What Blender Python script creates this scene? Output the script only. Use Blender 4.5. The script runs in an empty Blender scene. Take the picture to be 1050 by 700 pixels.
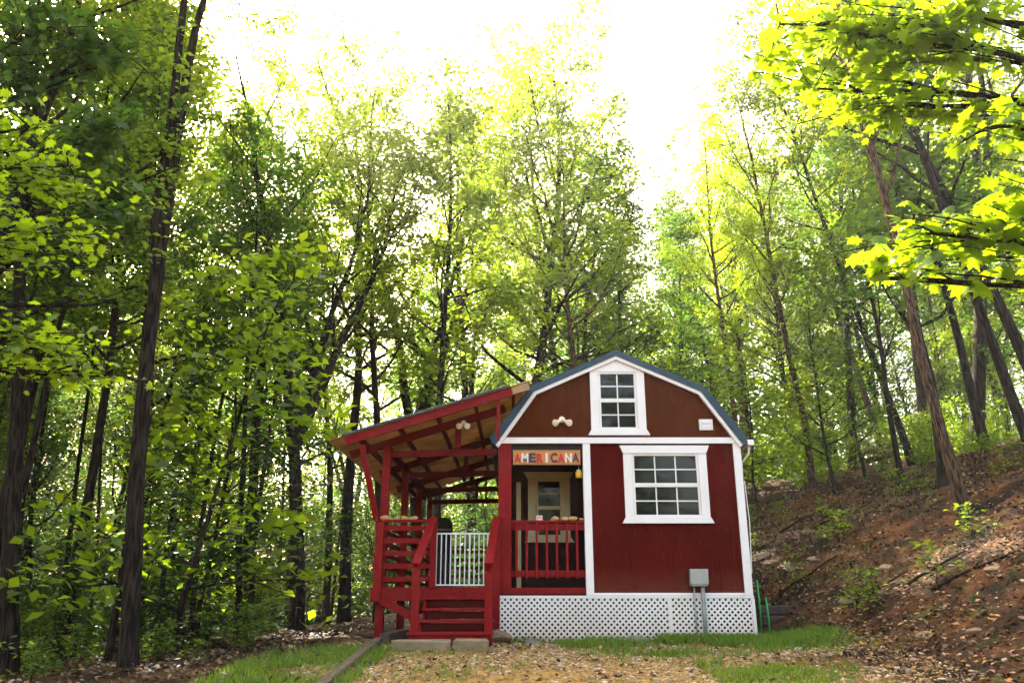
import bpy, math, random
import numpy as np
from mathutils import Vector, Matrix
R = math.radians
S = bpy.context.scene
C = S.collection

# ------------------------------------------------------------------ camera, sky, sun, exposure
EYE = 0.614
PITCH = R(17.6)
cam_d = bpy.data.cameras.new("camera"); cam_d.lens = 28.0; cam_d.sensor_width = 36.0
cam_d.clip_start = 0.05; cam_d.clip_end = 600
cam = bpy.data.objects.new("camera", cam_d); C.objects.link(cam)
cam.location = (0, 0, EYE); cam.rotation_euler = (math.pi/2 + PITCH, 0, 0)
S.camera = cam
SUN_AZ, SUN_EL = R(30.0), R(37.0)          # azimuth to the left of straight ahead
W = bpy.data.worlds.new("World"); S.world = W; W.use_nodes = True
nt = W.node_tree; nt.nodes.clear()
out = nt.nodes.new("ShaderNodeOutputWorld"); bg = nt.nodes.new("ShaderNodeBackground")
sky = nt.nodes.new("ShaderNodeTexSky"); sky.sky_type = 'NISHITA'; sky.sun_disc = False
sky.sun_elevation = SUN_EL; sky.sun_rotation = -SUN_AZ
sky.air_density = 1.0; sky.dust_density = 6.0; sky.ozone_density = 0.6
warm = nt.nodes.new("ShaderNodeMix"); warm.data_type = 'RGBA'; warm.blend_type = 'MULTIPLY'
warm.inputs[0].default_value = 1.0; warm.inputs[7].default_value = (1.0, 0.86, 0.73, 1)
nt.links.new(sky.outputs[0], warm.inputs[6]); nt.links.new(warm.outputs[2], bg.inputs[0])
bg.inputs[1].default_value = 0.15
nt.links.new(bg.outputs[0], out.inputs[0])
sl = bpy.data.lights.new("sun", 'SUN'); sl.energy = 5.0; sl.angle = R(0.6); sl.color = (1.0, 0.93, 0.80)
sun = bpy.data.objects.new("sun", sl); C.objects.link(sun)
sdir = Vector((-math.sin(SUN_AZ)*math.cos(SUN_EL), math.cos(SUN_AZ)*math.cos(SUN_EL), math.sin(SUN_EL)))
sun.rotation_euler = sdir.to_track_quat('Z', 'Y').to_euler()
vs = S.view_settings; vs.view_transform = 'Standard'; vs.look = 'None'; vs.gamma = 1.0
vs.exposure = 3.5
S.render.engine = 'CYCLES'
cy = S.cycles
cy.max_bounces = 7; cy.diffuse_bounces = 5; cy.glossy_bounces = 3; cy.transmission_bounces = 6
cy.sample_clamp_indirect = 6.0; cy.use_denoising = True; cy.caustics_reflective = False; cy.caustics_refractive = False

# ------------------------------------------------------------------ photograph pixel + distance -> point
FPX = 28.0/36.0*1050
cP, sP = math.cos(PITCH), math.sin(PITCH)
def at(px, py, Y):
    r = (350-py)/FPX; u = (px-525)/FPX
    z = Y*(r*cP + sP)/(cP - r*sP)
    return Vector((u*(Y*cP + z*sP), Y, z + EYE))
def proj(p):
    z = p[2]-EYE; d = p[1]*cP + z*sP
    return 525 + FPX*p[0]/d, 350 - FPX*(-p[1]*sP + z*cP)/d

# ------------------------------------------------------------------ ground shape
def softplus(t, k=0.35):
    return k*np.log1p(np.exp(np.clip(t/k, -40, 40)))
def ground(x, y):
    x = np.asarray(x, float); y = np.asarray(y, float)
    t = (x-3.75) + np.where(y > 12, 0.36*(y-12), 0.06*(y-12))
    t = t - 0.25 - 6*np.clip((3.6-x)/4.0, 0, 1)
    hill = 5.6*(1-np.exp(-softplus(t, 0.25)/8.0))
    hill = hill*np.clip((y+2)/6.0, 0.25, 1)
    back = 0.04*np.clip(y-22, 0, 30)*np.clip((x+6)/8, 0, 1)
    left = -0.11*softplus(-3.0-x, 0.3); left = np.maximum(left, -2.2)
    drive = -0.055*softplus(10.6-y, 0.4); drive = np.maximum(drive, -0.9)
    und = 0.04*np.sin(x*1.3+1.1)*np.sin(y*0.9+0.4) + 0.025*np.sin(x*3.1+y*1.7)
    und = und*np.clip((np.abs(x-0.8)-3.4)/2.0, 0.15, 1)
    return hill+back+left+drive+und
def gz(x, y): return float(ground(x, y))
def ground_px(px, Y):
    "x of the ground point seen at column px at distance Y"
    x = (px-525)/FPX*Y
    for _ in range(12):
        z = gz(x, Y)-EYE
        x = (px-525)/FPX*(Y*cP+z*sP)
    return x

# ------------------------------------------------------------------ materials
def new_mat(name):
    m = bpy.data.materials.new(name); m.use_nodes = True
    n = m.node_tree.nodes; n.clear()
    o = n.new("ShaderNodeOutputMaterial")
    return m, n, m.node_tree.links, o
def ramp(n, stops):
    r = n.new("ShaderNodeValToRGB"); e = r.color_ramp.elements
    while len(e) < len(stops): e.new(0.5)
    for k, (p, c) in enumerate(stops):
        e[k].position = p; e[k].color = (*c, 1) if len(c) == 3 else c
    return r
def mat(name, c1, c2=None, scale=6.0, stretch=(1, 1, 1), rough=0.6, bump=0.0, bscale=None, metallic=0.0, spec=0.4, stops=(0.3, 0.7), detail=5, big=0.0, dirt=None):
    m, n, L, o = new_mat(name)
    p = n.new("ShaderNodeBsdfPrincipled"); L.new(p.outputs[0], o.inputs[0])
    p.inputs['Roughness'].default_value = rough; p.inputs['Metallic'].default_value = metallic
    p.inputs['Specular IOR Level'].default_value = spec
    tc = n.new("ShaderNodeTexCoord"); mp = n.new("ShaderNodeMapping"); mp.inputs['Scale'].default_value = stretch
    L.new(tc.outputs['Object'], mp.inputs[0])
    nz = n.new("ShaderNodeTexNoise"); nz.inputs['Scale'].default_value = scale; nz.inputs['Detail'].default_value = detail
    L.new(mp.outputs[0], nz.inputs[0])
    c2 = c2 or tuple(v*0.75 for v in c1)
    r = ramp(n, [(stops[0], c2), (stops[1], c1)]); L.new(nz.outputs[0], r.inputs[0]); L.new(r.outputs[0], p.inputs['Base Color'])
    col = r.outputs[0]
    if big:
        n2 = n.new("ShaderNodeTexNoise"); n2.inputs['Scale'].default_value = 1.1; n2.inputs['Detail'].default_value = 6; L.new(tc.outputs['Object'], n2.inputs[0])
        r2 = ramp(n, [(0.35, (1-big,)*3), (0.65, (1, 1, 1))]); L.new(n2.outputs[0], r2.inputs[0])
        x = n.new("ShaderNodeMix"); x.data_type = 'RGBA'; x.blend_type = 'MULTIPLY'; x.inputs[0].default_value = 1; L.new(col, x.inputs[6]); L.new(r2.outputs[0], x.inputs[7]); col = x.outputs[2]
    if dirt:
        g = n.new("ShaderNodeNewGeometry"); sz = n.new("ShaderNodeSeparateXYZ"); L.new(g.outputs['Position'], sz.inputs[0])
        n3 = n.new("ShaderNodeTexNoise"); n3.inputs['Scale'].default_value = 5; n3.inputs['Detail'].default_value = 6; L.new(g.outputs['Position'], n3.inputs[0])
        q = n.new("ShaderNodeMapRange"); q.inputs[1].default_value = dirt[0]; q.inputs[2].default_value = dirt[1]; q.inputs[3].default_value = 1.0; q.inputs[4].default_value = 0.0; L.new(sz.outputs[2], q.inputs[0])
        w = n.new("ShaderNodeMath"); w.operation = 'MULTIPLY'; L.new(q.outputs[0], w.inputs[0]); L.new(n3.outputs[0], w.inputs[1])
        x = n.new("ShaderNodeMix"); x.data_type = 'RGBA'; L.new(w.outputs[0], x.inputs[0]); L.new(col, x.inputs[6]); x.inputs[7].default_value = (*dirt[2], 1); col = x.outputs[2]
    L.new(col, p.inputs['Base Color'])
    if bump:
        b = n.new("ShaderNodeBump"); b.inputs['Strength'].default_value = bump; b.inputs['Distance'].default_value = 0.02
        nb = n.new("ShaderNodeTexNoise"); nb.inputs['Scale'].default_value = bscale or scale*4; nb.inputs['Detail'].default_value = 6
        L.new(mp.outputs[0], nb.inputs[0]); L.new(nb.outputs[0], b.inputs['Height']); L.new(b.outputs[0], p.inputs['Normal'])
    return m

def leaf_mat(name, dark, light, trans, tw=0.5, rough=0.45):
    m, n, L, o = new_mat(name)
    geo = n.new("ShaderNodeNewGeometry"); oi = n.new("ShaderNodeObjectInfo")
    mul = n.new("ShaderNodeMath"); mul.operation = 'MULTIPLY_ADD'; mul.inputs[1].default_value = 0.35; 
    L.new(oi.outputs['Random'], mul.inputs[0])
    m2 = n.new("ShaderNodeMath"); m2.operation = 'MULTIPLY'; m2.inputs[1].default_value = 0.65
    L.new(geo.outputs['Random Per Island'], m2.inputs[0]); L.new(m2.outputs[0], mul.inputs[2])
    r1 = ramp(n, [(0.1, dark), (0.9, light)]); L.new(mul.outputs[0], r1.inputs[0])
    t2 = tuple(v*0.42 for v in trans)
    r2 = ramp(n, [(0.1, t2), (0.85, trans)]); L.new(mul.outputs[0], r2.inputs[0])
    d = n.new("ShaderNodeBsdfDiffuse"); L.new(r1.outputs[0], d.inputs[0])
    t = n.new("ShaderNodeBsdfTranslucent"); L.new(r2.outputs[0], t.inputs[0])
    g = n.new("ShaderNodeBsdfGlossy"); g.inputs['Roughness'].default_value = rough; g.inputs[0].default_value = (0.8, 0.85, 0.75, 1)
    mx = n.new("ShaderNodeMixShader"); mx.inputs[0].default_value = tw
    L.new(d.outputs[0], mx.inputs[1]); L.new(t.outputs[0], mx.inputs[2])
    mg = n.new("ShaderNodeMixShader"); mg.inputs[0].default_value = 0.03
    L.new(mx.outputs[0], mg.inputs[1]); L.new(g.outputs[0], mg.inputs[2]); L.new(mg.outputs[0], o.inputs[0])
    return m

M = {}
M['leaf'] = leaf_mat("leaf_green", (0.022, 0.060, 0.005), (0.055, 0.115, 0.009), (0.36, 0.51, 0.018))
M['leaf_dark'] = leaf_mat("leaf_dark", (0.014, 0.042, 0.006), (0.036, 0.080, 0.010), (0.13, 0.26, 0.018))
M['leaf_yellow'] = leaf_mat("leaf_yellow", (0.050, 0.105, 0.005), (0.10, 0.17, 0.008), (0.39, 0.57, 0.006), tw=0.62)
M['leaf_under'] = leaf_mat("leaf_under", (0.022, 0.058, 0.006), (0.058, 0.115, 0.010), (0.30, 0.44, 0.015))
M['leaf_shade'] = leaf_mat("leaf_shade", (0.009, 0.028, 0.004), (0.024, 0.055, 0.007), (0.065, 0.15, 0.010))  # darker leaf copy, understory shade put into its colour
M['bark'] = mat("bark", (0.036, 0.025, 0.017), (0.006, 0.0045, 0.0035), 7, (4, 4, 0.6), 0.95, 1.0, 14, spec=0.08, stops=(0.4, 0.62), detail=9)
M['bark_pale'] = mat("bark_pale", (0.12, 0.072, 0.042), (0.016, 0.010, 0.006), 7, (4, 4, 0.7), 0.95, 1.0, 14, spec=0.08, stops=(0.4, 0.62), detail=9)
M['siding'] = mat("siding_red", (0.128, 0.0065, 0.0026), (0.082, 0.0042, 0.002), 5, (14, 14, 0.9), 0.75, 0.6, 22, spec=0.05, big=0.28, dirt=(0.6, 1.0, (0.16, 0.05, 0.025)))
M['siding_brown'] = mat("siding_brown", (0.125, 0.028, 0.005), (0.075, 0.016, 0.003), 5, (14, 14, 0.9), 0.75, 0.6, 22, spec=0.05, big=0.25)
M['red'] = mat("barn_red_paint", (0.24, 0.004, 0.0035), (0.15, 0.003, 0.003), 4, (2, 2, 2), 0.6, 0.35, 30, spec=0.15)
M['red_beam'] = mat("red_stain", (0.17, 0.008, 0.005), (0.10, 0.005, 0.004), 4, (2, 2, 2), 0.7, 0.3, 30, spec=0.1)
M['white'] = mat("white_trim", (0.82, 0.75, 0.71), (0.76, 0.69, 0.64), 3, (1, 1, 1), 0.45, 0.12, 50)
M['vinyl'] = mat("white_vinyl", (0.80, 0.75, 0.71), (0.66, 0.60, 0.54), 1.6, (1, 1, 1), 0.5, 0.0, dirt=(-0.05, 0.42, (0.42, 0.25, 0.12)))
M['cream'] = mat("cream_trim", (0.46, 0.37, 0.20), (0.38, 0.30, 0.15), 4, (1, 1, 1), 0.5, 0.1, 40)
M['roof_blue'] = mat("blue_metal", (0.018, 0.040, 0.060), (0.013, 0.028, 0.042), 3, (1, 1, 1), 0.4, 0.0, metallic=0.3)
M['roof_grey'] = mat("grey_metal", (0.05, 0.055, 0.06), (0.03, 0.034, 0.037), 3, (1, 1, 1), 0.45, 0.0, metallic=0.4)
M['tan'] = mat("tan_panel", (0.78, 0.50, 0.14), (0.62, 0.38, 0.09), 3, (0.6, 6, 1), 0.6, 0.2, 12)
M['raw_wood'] = mat("raw_wood", (0.42, 0.26, 0.12), (0.30, 0.18, 0.08), 5, (1, 8, 8), 0.75, 0.4, 12)
M['old_timber'] = mat("old_timber", (0.13, 0.085, 0.05), (0.045, 0.03, 0.018), 4, (8, 1, 8), 0.85, 0.8, 14)
M['dark_timber'] = mat("dark_timber", (0.09, 0.06, 0.04), (0.035, 0.025, 0.018), 4, (1, 6, 6), 0.85, 0.8, 14)
M['slab'] = mat("slab_stone", (0.27, 0.20, 0.11), (0.14, 0.10, 0.055), 5, (1, 1, 1), 0.85, 0.5, 24)
M['rock'] = mat("rock", (0.34, 0.22, 0.12), (0.15, 0.10, 0.06), 7, (1, 1, 1), 0.85, 0.8, 22)
M['rock_grey'] = mat("rock_grey", (0.32, 0.29, 0.25), (0.16, 0.14, 0.12), 7, (1, 1, 1), 0.85, 0.8, 22)
M['fieldstone'] = mat("fieldstone", (0.60, 0.36, 0.12), (0.42, 0.22, 0.07), 12, (1, 1, 1), 0.8, 0.5, 30)
M['black'] = mat("black_cover", (0.02, 0.02, 0.02), (0.012, 0.012, 0.012), 4, rough=0.7, bump=0.3)
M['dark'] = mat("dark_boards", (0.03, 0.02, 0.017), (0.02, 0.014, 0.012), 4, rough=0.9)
M['porch_dark'] = mat("porch_recess_shade", (0.030, 0.010, 0.006), (0.018, 0.007, 0.005), 5, (14, 14, 0.9), 0.8, 0.4, 22, spec=0.1)  # wall boards with the recess shade put into their colour
M['riser_shade'] = mat("riser_shade", (0.07, 0.004, 0.003), (0.04, 0.003, 0.002), 5, rough=0.75, spec=0.1)  # stair red darkened, shade between the treads is in the colour
M['gatewhite'] = mat("gate_enamel", (0.80, 0.79, 0.76), (0.74, 0.73, 0.70), 3, rough=0.3)
M['grey_box'] = mat("grey_enamel", (0.36, 0.35, 0.31), (0.27, 0.26, 0.23), 6, rough=0.5, metallic=0.2)
M['conduit'] = mat("conduit_grey", (0.26, 0.28, 0.24), (0.17, 0.19, 0.16), 8, rough=0.5)
M['green_stake'] = mat("green_stake", (0.02, 0.30, 0.05), (0.015, 0.22, 0.04), 8, rough=0.4)
M['lamp_white'] = mat("lamp_housing", (0.80, 0.66, 0.50), (0.70, 0.56, 0.42), 8, rough=0.35)
M['board'] = mat("sign_board", (0.62, 0.24, 0.05), (0.50, 0.16, 0.03), 9, (1, 1, 6), 0.6, 0.2, 40)
M['l_red'] = mat("letter_red", (0.55, 0.02, 0.015), rough=0.5)
M['l_white'] = mat("letter_white", (0.80, 0.76, 0.68), rough=0.5)
M['l_blue'] = mat("letter_blue", (0.02, 0.035, 0.075), rough=0.5)
M['blossom'] = mat("amber_plastic", (0.80, 0.50, 0.04), (0.75, 0.42, 0.03), 8, rough=0.4)
M['pink'] = mat("pale_note", (0.75, 0.55, 0.45), rough=0.7)

def fibre_mat():
    m, n, L, o = new_mat("tan_fibreglass")
    tc = n.new("ShaderNodeTexCoord"); nz = n.new("ShaderNodeTexNoise"); nz.inputs['Scale'].default_value = 2.2; nz.inputs['Detail'].default_value = 5
    L.new(tc.outputs['Object'], nz.inputs[0]); r = ramp(n, [(0.35, (0.42, 0.27, 0.10)), (0.65, (0.72, 0.50, 0.20))]); L.new(nz.outputs[0], r.inputs[0])
    d = n.new("ShaderNodeBsdfPrincipled"); d.inputs['Roughness'].default_value = 0.5; L.new(r.outputs[0], d.inputs['Base Color'])
    t = n.new("ShaderNodeBsdfTranslucent"); L.new(r.outputs[0], t.inputs[0])
    x = n.new("ShaderNodeMixShader"); x.inputs[0].default_value = 0.3
    L.new(d.outputs[0], x.inputs[1]); L.new(t.outputs[0], x.inputs[2]); L.new(x.outputs[0], o.inputs[0]); return m
M['fibreglass'] = fibre_mat()
def glass_mat():
    m, n, L, o = new_mat("window_glass")
    p = n.new("ShaderNodeBsdfPrincipled"); p.inputs['Base Color'].default_value = (0.012, 0.014, 0.013, 1)
    p.inputs['Roughness'].default_value = 0.03; p.inputs['IOR'].default_value = 1.45; p.inputs['Specular IOR Level'].default_value = 0.25
    tc = n.new("ShaderNodeTexCoord"); nz = n.new("ShaderNodeTexNoise"); nz.inputs['Scale'].default_value = 1.4
    b = n.new("ShaderNodeBump"); b.inputs['Strength'].default_value = 0.06; b.inputs['Distance'].default_value = 0.05
    L.new(tc.outputs['Object'], nz.inputs[0]); L.new(nz.outputs[0], b.inputs['Height']); L.new(b.outputs[0], p.inputs['Normal'])
    L.new(p.outputs[0], o.inputs[0]); return m
M['glass'] = glass_mat()

def ground_mat():
    m, n, L, o = new_mat("forest_ground")
    p = n.new("ShaderNodeBsdfPrincipled"); p.inputs['Roughness'].default_value = 0.95; p.inputs['Specular IOR Level'].default_value = 0.15
    L.new(p.outputs[0], o.inputs[0])
    g = n.new("ShaderNodeNewGeometry")
    def noise(s, d=6, r=0.6):
        z = n.new("ShaderNodeTexNoise"); z.inputs['Scale'].default_value = s; z.inputs['Detail'].default_value = d; z.inputs['Roughness'].default_value = r
        L.new(g.outputs['Position'], z.inputs[0]); return z
    def mix(f, a, b):
        x = n.new("ShaderNodeMix"); x.data_type = 'RGBA'
        if hasattr(f, 'links'): L.new(f, x.inputs[0])
        else: x.inputs[0].default_value = f
        L.new(a, x.inputs[6]); L.new(b, x.inputs[7]); return x.outputs[2]
    fine = noise(22); big = noise(0.7, 4); mid = noise(3.5)
    soil = ramp(n, [(0.32, (0.025, 0.013, 0.007)), (0.52, (0.075, 0.038, 0.016)), (0.7, (0.15, 0.080, 0.033))]); L.new(fine.outputs[0], soil.inputs[0])
    clay = ramp(n, [(0.35, (0.060, 0.028, 0.008)), (0.65, (0.15, 0.070, 0.020))]); L.new(fine.outputs[0], clay.inputs[0])
    moss = ramp(n, [(0.35, (0.025, 0.036, 0.006)), (0.65, (0.075, 0.090, 0.016))]); L.new(fine.outputs[0], moss.inputs[0])
    vor = n.new("ShaderNodeTexVoronoi"); vor.inputs['Scale'].default_value = 26; L.new(g.outputs['Position'], vor.inputs[0])
    grav = ramp(n, [(0.0, (0.14, 0.07, 0.015)), (0.45, (0.30, 0.17, 0.04)), (0.75, (0.38, 0.24, 0.08)), (1.0, (0.20, 0.13, 0.05))])
    sp = n.new("ShaderNodeSeparateColor"); L.new(vor.outputs['Color'], sp.inputs[0]); L.new(sp.outputs[0], grav.inputs[0])
    f1 = ramp(n, [(0.52, (0, 0, 0)), (0.62, (1, 1, 1))]); L.new(mid.outputs[0], f1.inputs[0])
    f2 = ramp(n, [(0.48, (0, 0, 0)), (0.60, (1, 1, 1))]); L.new(big.outputs[0], f2.inputs[0])
    c = mix(f1.outputs[0], soil.outputs[0], moss.outputs[0])
    c = mix(f2.outputs[0], c, clay.outputs[0])
    n5 = noise(1.7, 8, 0.7); r5 = ramp(n, [(0.42, (0.16, 0.15, 0.13)), (0.62, (1.0, 0.85, 0.65))]); L.new(n5.outputs[0], r5.inputs[0])
    mm = n.new("ShaderNodeMix"); mm.data_type = 'RGBA'; mm.blend_type = 'MULTIPLY'; mm.inputs[0].default_value = 1; L.new(c, mm.inputs[6]); L.new(r5.outputs[0], mm.inputs[7]); c = mm.outputs[2]
    # worn gravel drive in front of the cabin: stays where the drive is
    sx = n.new("ShaderNodeSeparateXYZ"); L.new(g.outputs['Position'], sx.inputs[0])
    def mr(src, a, b, c0, d0):
        q = n.new("ShaderNodeMapRange"); q.inputs[1].default_value = a; q.inputs[2].default_value = b; q.inputs[3].default_value = c0; q.inputs[4].default_value = d0
        L.new(src, q.inputs[0]); return q.outputs[0]
    a1 = mr(sx.outputs[0], -2.6, -1.7, 0, 1); a2 = mr(sx.outputs[0], 2.2, 3.8, 1, 0); a3 = mr(sx.outputs[1], 11.0, 12.0, 1, 0)
    def mul(a, b):
        q = n.new("ShaderNodeMath"); q.operation = 'MULTIPLY'; L.new(a, q.inputs[0]); L.new(b, q.inputs[1]); return q.outputs[0]
    f = mul(mul(a1, a2), a3)
    ad = n.new("ShaderNodeMath"); ad.operation = 'MULTIPLY_ADD'; L.new(mid.outputs[0], ad.inputs[0]); ad.inputs[1].default_value = 0.9; ad.inputs[2].default_value = 0.5
    c = mix(mul(f, ad.outputs[0]), c, grav.outputs[0])
    L.new(c, p.inputs['Base Color'])
    b = n.new("ShaderNodeBump"); b.inputs['Strength'].default_value = 0.9; b.inputs['Distance'].default_value = 0.05
    L.new(fine.outputs[0], b.inputs['Height']); L.new(b.outputs[0], p.inputs['Normal'])
    return m
M['ground'] = ground_mat()
def litter_mat():
    m, n, L, o = new_mat("leaf_litter")
    geo = n.new("ShaderNodeNewGeometry")
    r = ramp(n, [(0.0, (0.02, 0.009, 0.004)), (0.4, (0.070, 0.034, 0.010)), (0.7, (0.13, 0.064, 0.018)), (0.93, (0.25, 0.14, 0.055)), (1.0, (0.34, 0.13, 0.02))])
    L.new(geo.outputs['Random Per Island'], r.inputs[0])
    d = n.new("ShaderNodeBsdfPrincipled"); d.inputs['Roughness'].default_value = 0.7; L.new(r.outputs[0], d.inputs['Base Color']); L.new(d.outputs[0], o.inputs[0]); return m
M['litter'] = litter_mat()
def stone_mat():
    m, n, L, o = new_mat("gravel_stone")
    geo = n.new("ShaderNodeNewGeometry")
    r = ramp(n, [(0.0, (0.07, 0.038, 0.012)), (0.3, (0.24, 0.13, 0.034)), (0.55, (0.36, 0.22, 0.065)), (0.8, (0.30, 0.22, 0.13)), (1.0, (0.58, 0.45, 0.32))])
    L.new(geo.outputs['Random Per Island'], r.inputs[0])
    d = n.new("ShaderNodeBsdfPrincipled"); d.inputs['Roughness'].default_value = 0.85; L.new(r.outputs[0], d.inputs['Base Color']); L.new(d.outputs[0], o.inputs[0]); return m
M['gravel'] = stone_mat()
M['grass'] = leaf_mat("grass_blade", (0.05, 0.10, 0.006), (0.12, 0.21, 0.010), (0.30, 0.46, 0.02), tw=0.4)

# ------------------------------------------------------------------ object helpers
def tag(o, label=None, cat=None, group=None, kind=None):
    if label: o['label'] = label
    if cat: o['category'] = cat
    if group: o['group'] = group
    if kind: o['kind'] = kind
    return o
def empty(name, loc=(0, 0, 0), label=None, cat=None, group=None):
    o = bpy.data.objects.new(name, None); C.objects.link(o); o.location = loc; o.empty_display_size = 0.2
    return tag(o, label, cat, group)
def link(name, me, m, parent=None, loc=(0, 0, 0)):
    o = bpy.data.objects.new(name, me); C.objects.link(o)
    if m is not None and not me.materials: me.materials.append(m)
    if parent is not None: o.parent = parent
    o.location = loc
    return o
def copy_tree(o, parent=None):
    c = o.copy(); C.objects.link(c); c.parent = parent
    if parent is None and 'label' in o: pass
    for ch in list(o.children): copy_tree(ch, c)
    return c
class MB:
    def __init__(s): s.v = []; s.f = []
    def add(s, v, f):
        k = len(s.v); s.v += [tuple(p) for p in v]; s.f += [tuple(i+k for i in q) for q in f]; return s
    def box(s, x0, x1, y0, y1, z0, z1):
        return s.add([(x0,y0,z0),(x1,y0,z0),(x1,y1,z0),(x0,y1,z0),(x0,y0,z1),(x1,y0,z1),(x1,y1,z1),(x0,y1,z1)],
                     [(0,3,2,1),(4,5,6,7),(0,1,5,4),(1,2,6,5),(2,3,7,6),(3,0,4,7)])
    def beam(s, a, b, w, h, up=(0, 0, 1)):
        a = Vector(a); b = Vector(b); d = (b-a).normalized(); sd = d.cross(Vector(up)).normalized(); u = sd.cross(d).normalized()
        v = []
        for p in (a, b):
            for i, j in ((-1,-1),(1,-1),(1,1),(-1,1)): v.append(p + sd*(i*w/2) + u*(j*h/2))
        return s.add(v, [(3,2,1,0),(4,5,6,7),(0,1,5,4),(1,2,6,5),(2,3,7,6),(3,0,4,7)])
    def prism(s, pts, y0, y1):
        "polygon in x-z, counter-clockwise seen from the camera side, extruded from y0 to y1"
        n = len(pts)
        v = [(x, y0, z) for x, z in pts] + [(x, y1, z) for x, z in pts]
        f = [tuple(range(n)), tuple(range(2*n-1, n-1, -1))] + [(i, i+n, (i+1) % n + n, (i+1) % n) for i in range(n)]
        return s.add(v, f)
    def tube(s, pts, rad, n=8, cap=True):
        pts = [Vector(p) for p in pts]; k0 = len(s.v)
        if not hasattr(rad, '__len__'): rad = [rad]*len(pts)
        for i, p in enumerate(pts):
            d = (pts[min(i+1, len(pts)-1)] - pts[max(i-1, 0)]).normalized()
            a = d.cross(Vector((0.3, 0.9, 0.2))).normalized(); b = d.cross(a)
            for j in range(n):
                t = 2*math.pi*j/n; q = p + (a*math.cos(t)+b*math.sin(t))*rad[i]; s.v.append(tuple(q))
        for i in range(len(pts)-1):
            for j in range(n):
                a0 = k0+i*n+j; a1 = k0+i*n+(j+1) % n; s.f.append((a0, a1, a1+n, a0+n))
        if cap:
            s.f.append(tuple(k0+j for j in range(n-1, -1, -1))); s.f.append(tuple(k0+(len(pts)-1)*n+j for j in range(n)))
        return s
    def build(s, name, m, parent=None, bevel=0.003, smooth=False, origin=None):
        me = bpy.data.meshes.new(name)
        o3 = Vector(origin) if origin is not None else Vector((0, 0, 0))
        me.from_pydata([tuple(Vector(p)-o3) for p in s.v], [], s.f)
        if smooth:
            me.polygons.foreach_set("use_smooth", [True]*len(me.polygons))
        o = link(name, me, m, parent, tuple(o3))
        if bevel:
            b = o.modifiers.new("bevel", 'BEVEL'); b.width = bevel; b.segments = 1; b.limit_method = 'ANGLE'
        return o
def np_mesh(name, V, F, smooth=False):
    "V (n,3), F (m,k) with constant k"
    me = bpy.data.meshes.new(name); V = np.asarray(V, np.float32); F = np.asarray(F, np.int32)
    me.vertices.add(len(V)); me.vertices.foreach_set("co", V.ravel())
    k = F.shape[1]; me.loops.add(F.size); me.loops.foreach_set("vertex_index", F.ravel())
    me.polygons.add(len(F)); me.polygons.foreach_set("loop_start", np.arange(0, F.size, k, dtype=np.int32))
    if smooth: me.polygons.foreach_set("use_smooth", np.ones(len(F), bool))
    me.update(calc_edges=True); return me

# ------------------------------------------------------------------ the ground sheet
def make_ground():
    def axis(lo, a, b, hi, step, n_out):
        inner = np.arange(a, b+1e-6, step)
        l = a - (np.geomspace(1, a-lo+1, n_out)-1)[::-1][:-1]
        r = b + (np.geomspace(1, hi-b+1, n_out)-1)[1:]
        return np.concatenate([l, inner, r])
    X = axis(-260, -9, 14, 260, 0.12, 50); Y = axis(-160, 4.5, 26, 300, 0.12, 50)
    XX, YY = np.meshgrid(X, Y); rng = np.random.default_rng(4)
    Z = ground(XX, YY)
    near = np.clip((np.abs(XX-1)-3.2)/2, 0, 1)*((XX > -9) & (XX < 14) & (YY > 4.5) & (YY < 26))
    Z = Z + near*(0.045*rng.normal(size=Z.shape)*0.35 + 0.03*np.sin(XX*4.3+YY*2.2)*np.sin(YY*5.1-XX) + 0.07*np.abs(np.sin(XX*1.9+np.sin(YY*1.3)*1.5))*np.clip((XX-4)/2, 0, 1) - 0.03*np.clip((XX-4)/2, 0, 1))
    V = np.stack([XX, YY, Z], -1).reshape(-1, 3)
    ny, nx = XX.shape; i = np.arange(ny-1)[:, None]*nx + np.arange(nx-1)[None]; i = i.ravel()
    F = np.stack([i, i+1, i+nx+1, i+nx], -1)
    o = link('ground', np_mesh('ground', V, F, True), M['ground']); tag(o, kind='structure')
make_ground()

# ------------------------------------------------------------------ the cabin
YF = 11.74                      # front wall plane
XL, XR = -0.20, 3.37            # outer faces of the side walls
XC = (XL+XR)/2
Z0, ZB = 0.62, 2.80             # bottom of walls, belt board
ZBR, ZT = 3.53, 4.09            # gambrel break, ridge
XB0, XB1 = 0.31, 2.87
YBK = 19.2
FLOOR = 0.70
REC = 13.05                     # back wall of the porch recess
XPOST = 1.10                    # white post / left end of front wall
cabin = empty('cabin', (XC, YF, 0), "small red gambrel roofed cabin with white trim and blue metal roof", "cabin")
inv = Vector((XC, YF, 0))
def cab(mb, name, m, parent=None, **k):
    o = mb.build(name, m, None, origin=k.pop('origin', None), **k)
    if parent is None: parent = cabin; o.parent = cabin; o.location = o.location - inv
    else: o.parent = parent; o.location = o.location - PW[parent.name]
    PW[o.name] = (PW[parent.name] if parent is not cabin else inv) + o.location
    return o
PW = {}
def sub(mb, name, m, root, **k):
    "part of a root empty (world coordinates in the builder)"
    off = ROOTS[root.name]; o = mb.build(name, m, None, origin=tuple(off), **k); o.parent = root; o.location = (0, 0, 0); ROOTS[o.name] = off; return o
ROOTS = {'cabin': inv}
def grooved_wall(x0, x1, y0, y1, z0, z1, skip=(), step=0.2):
    "T1-11 panels: boards with thin grooves"
    mb = MB(); mb.box(x0, x1, y0+0.012, y1, z0, z1)
    x = x0
    while x < x1-0.01:
        xe = min(x+step-0.003, x1)
        mb.box(x, xe, y0+0.007, y0+0.0125, z0, z1); x += step
    return mb
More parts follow.
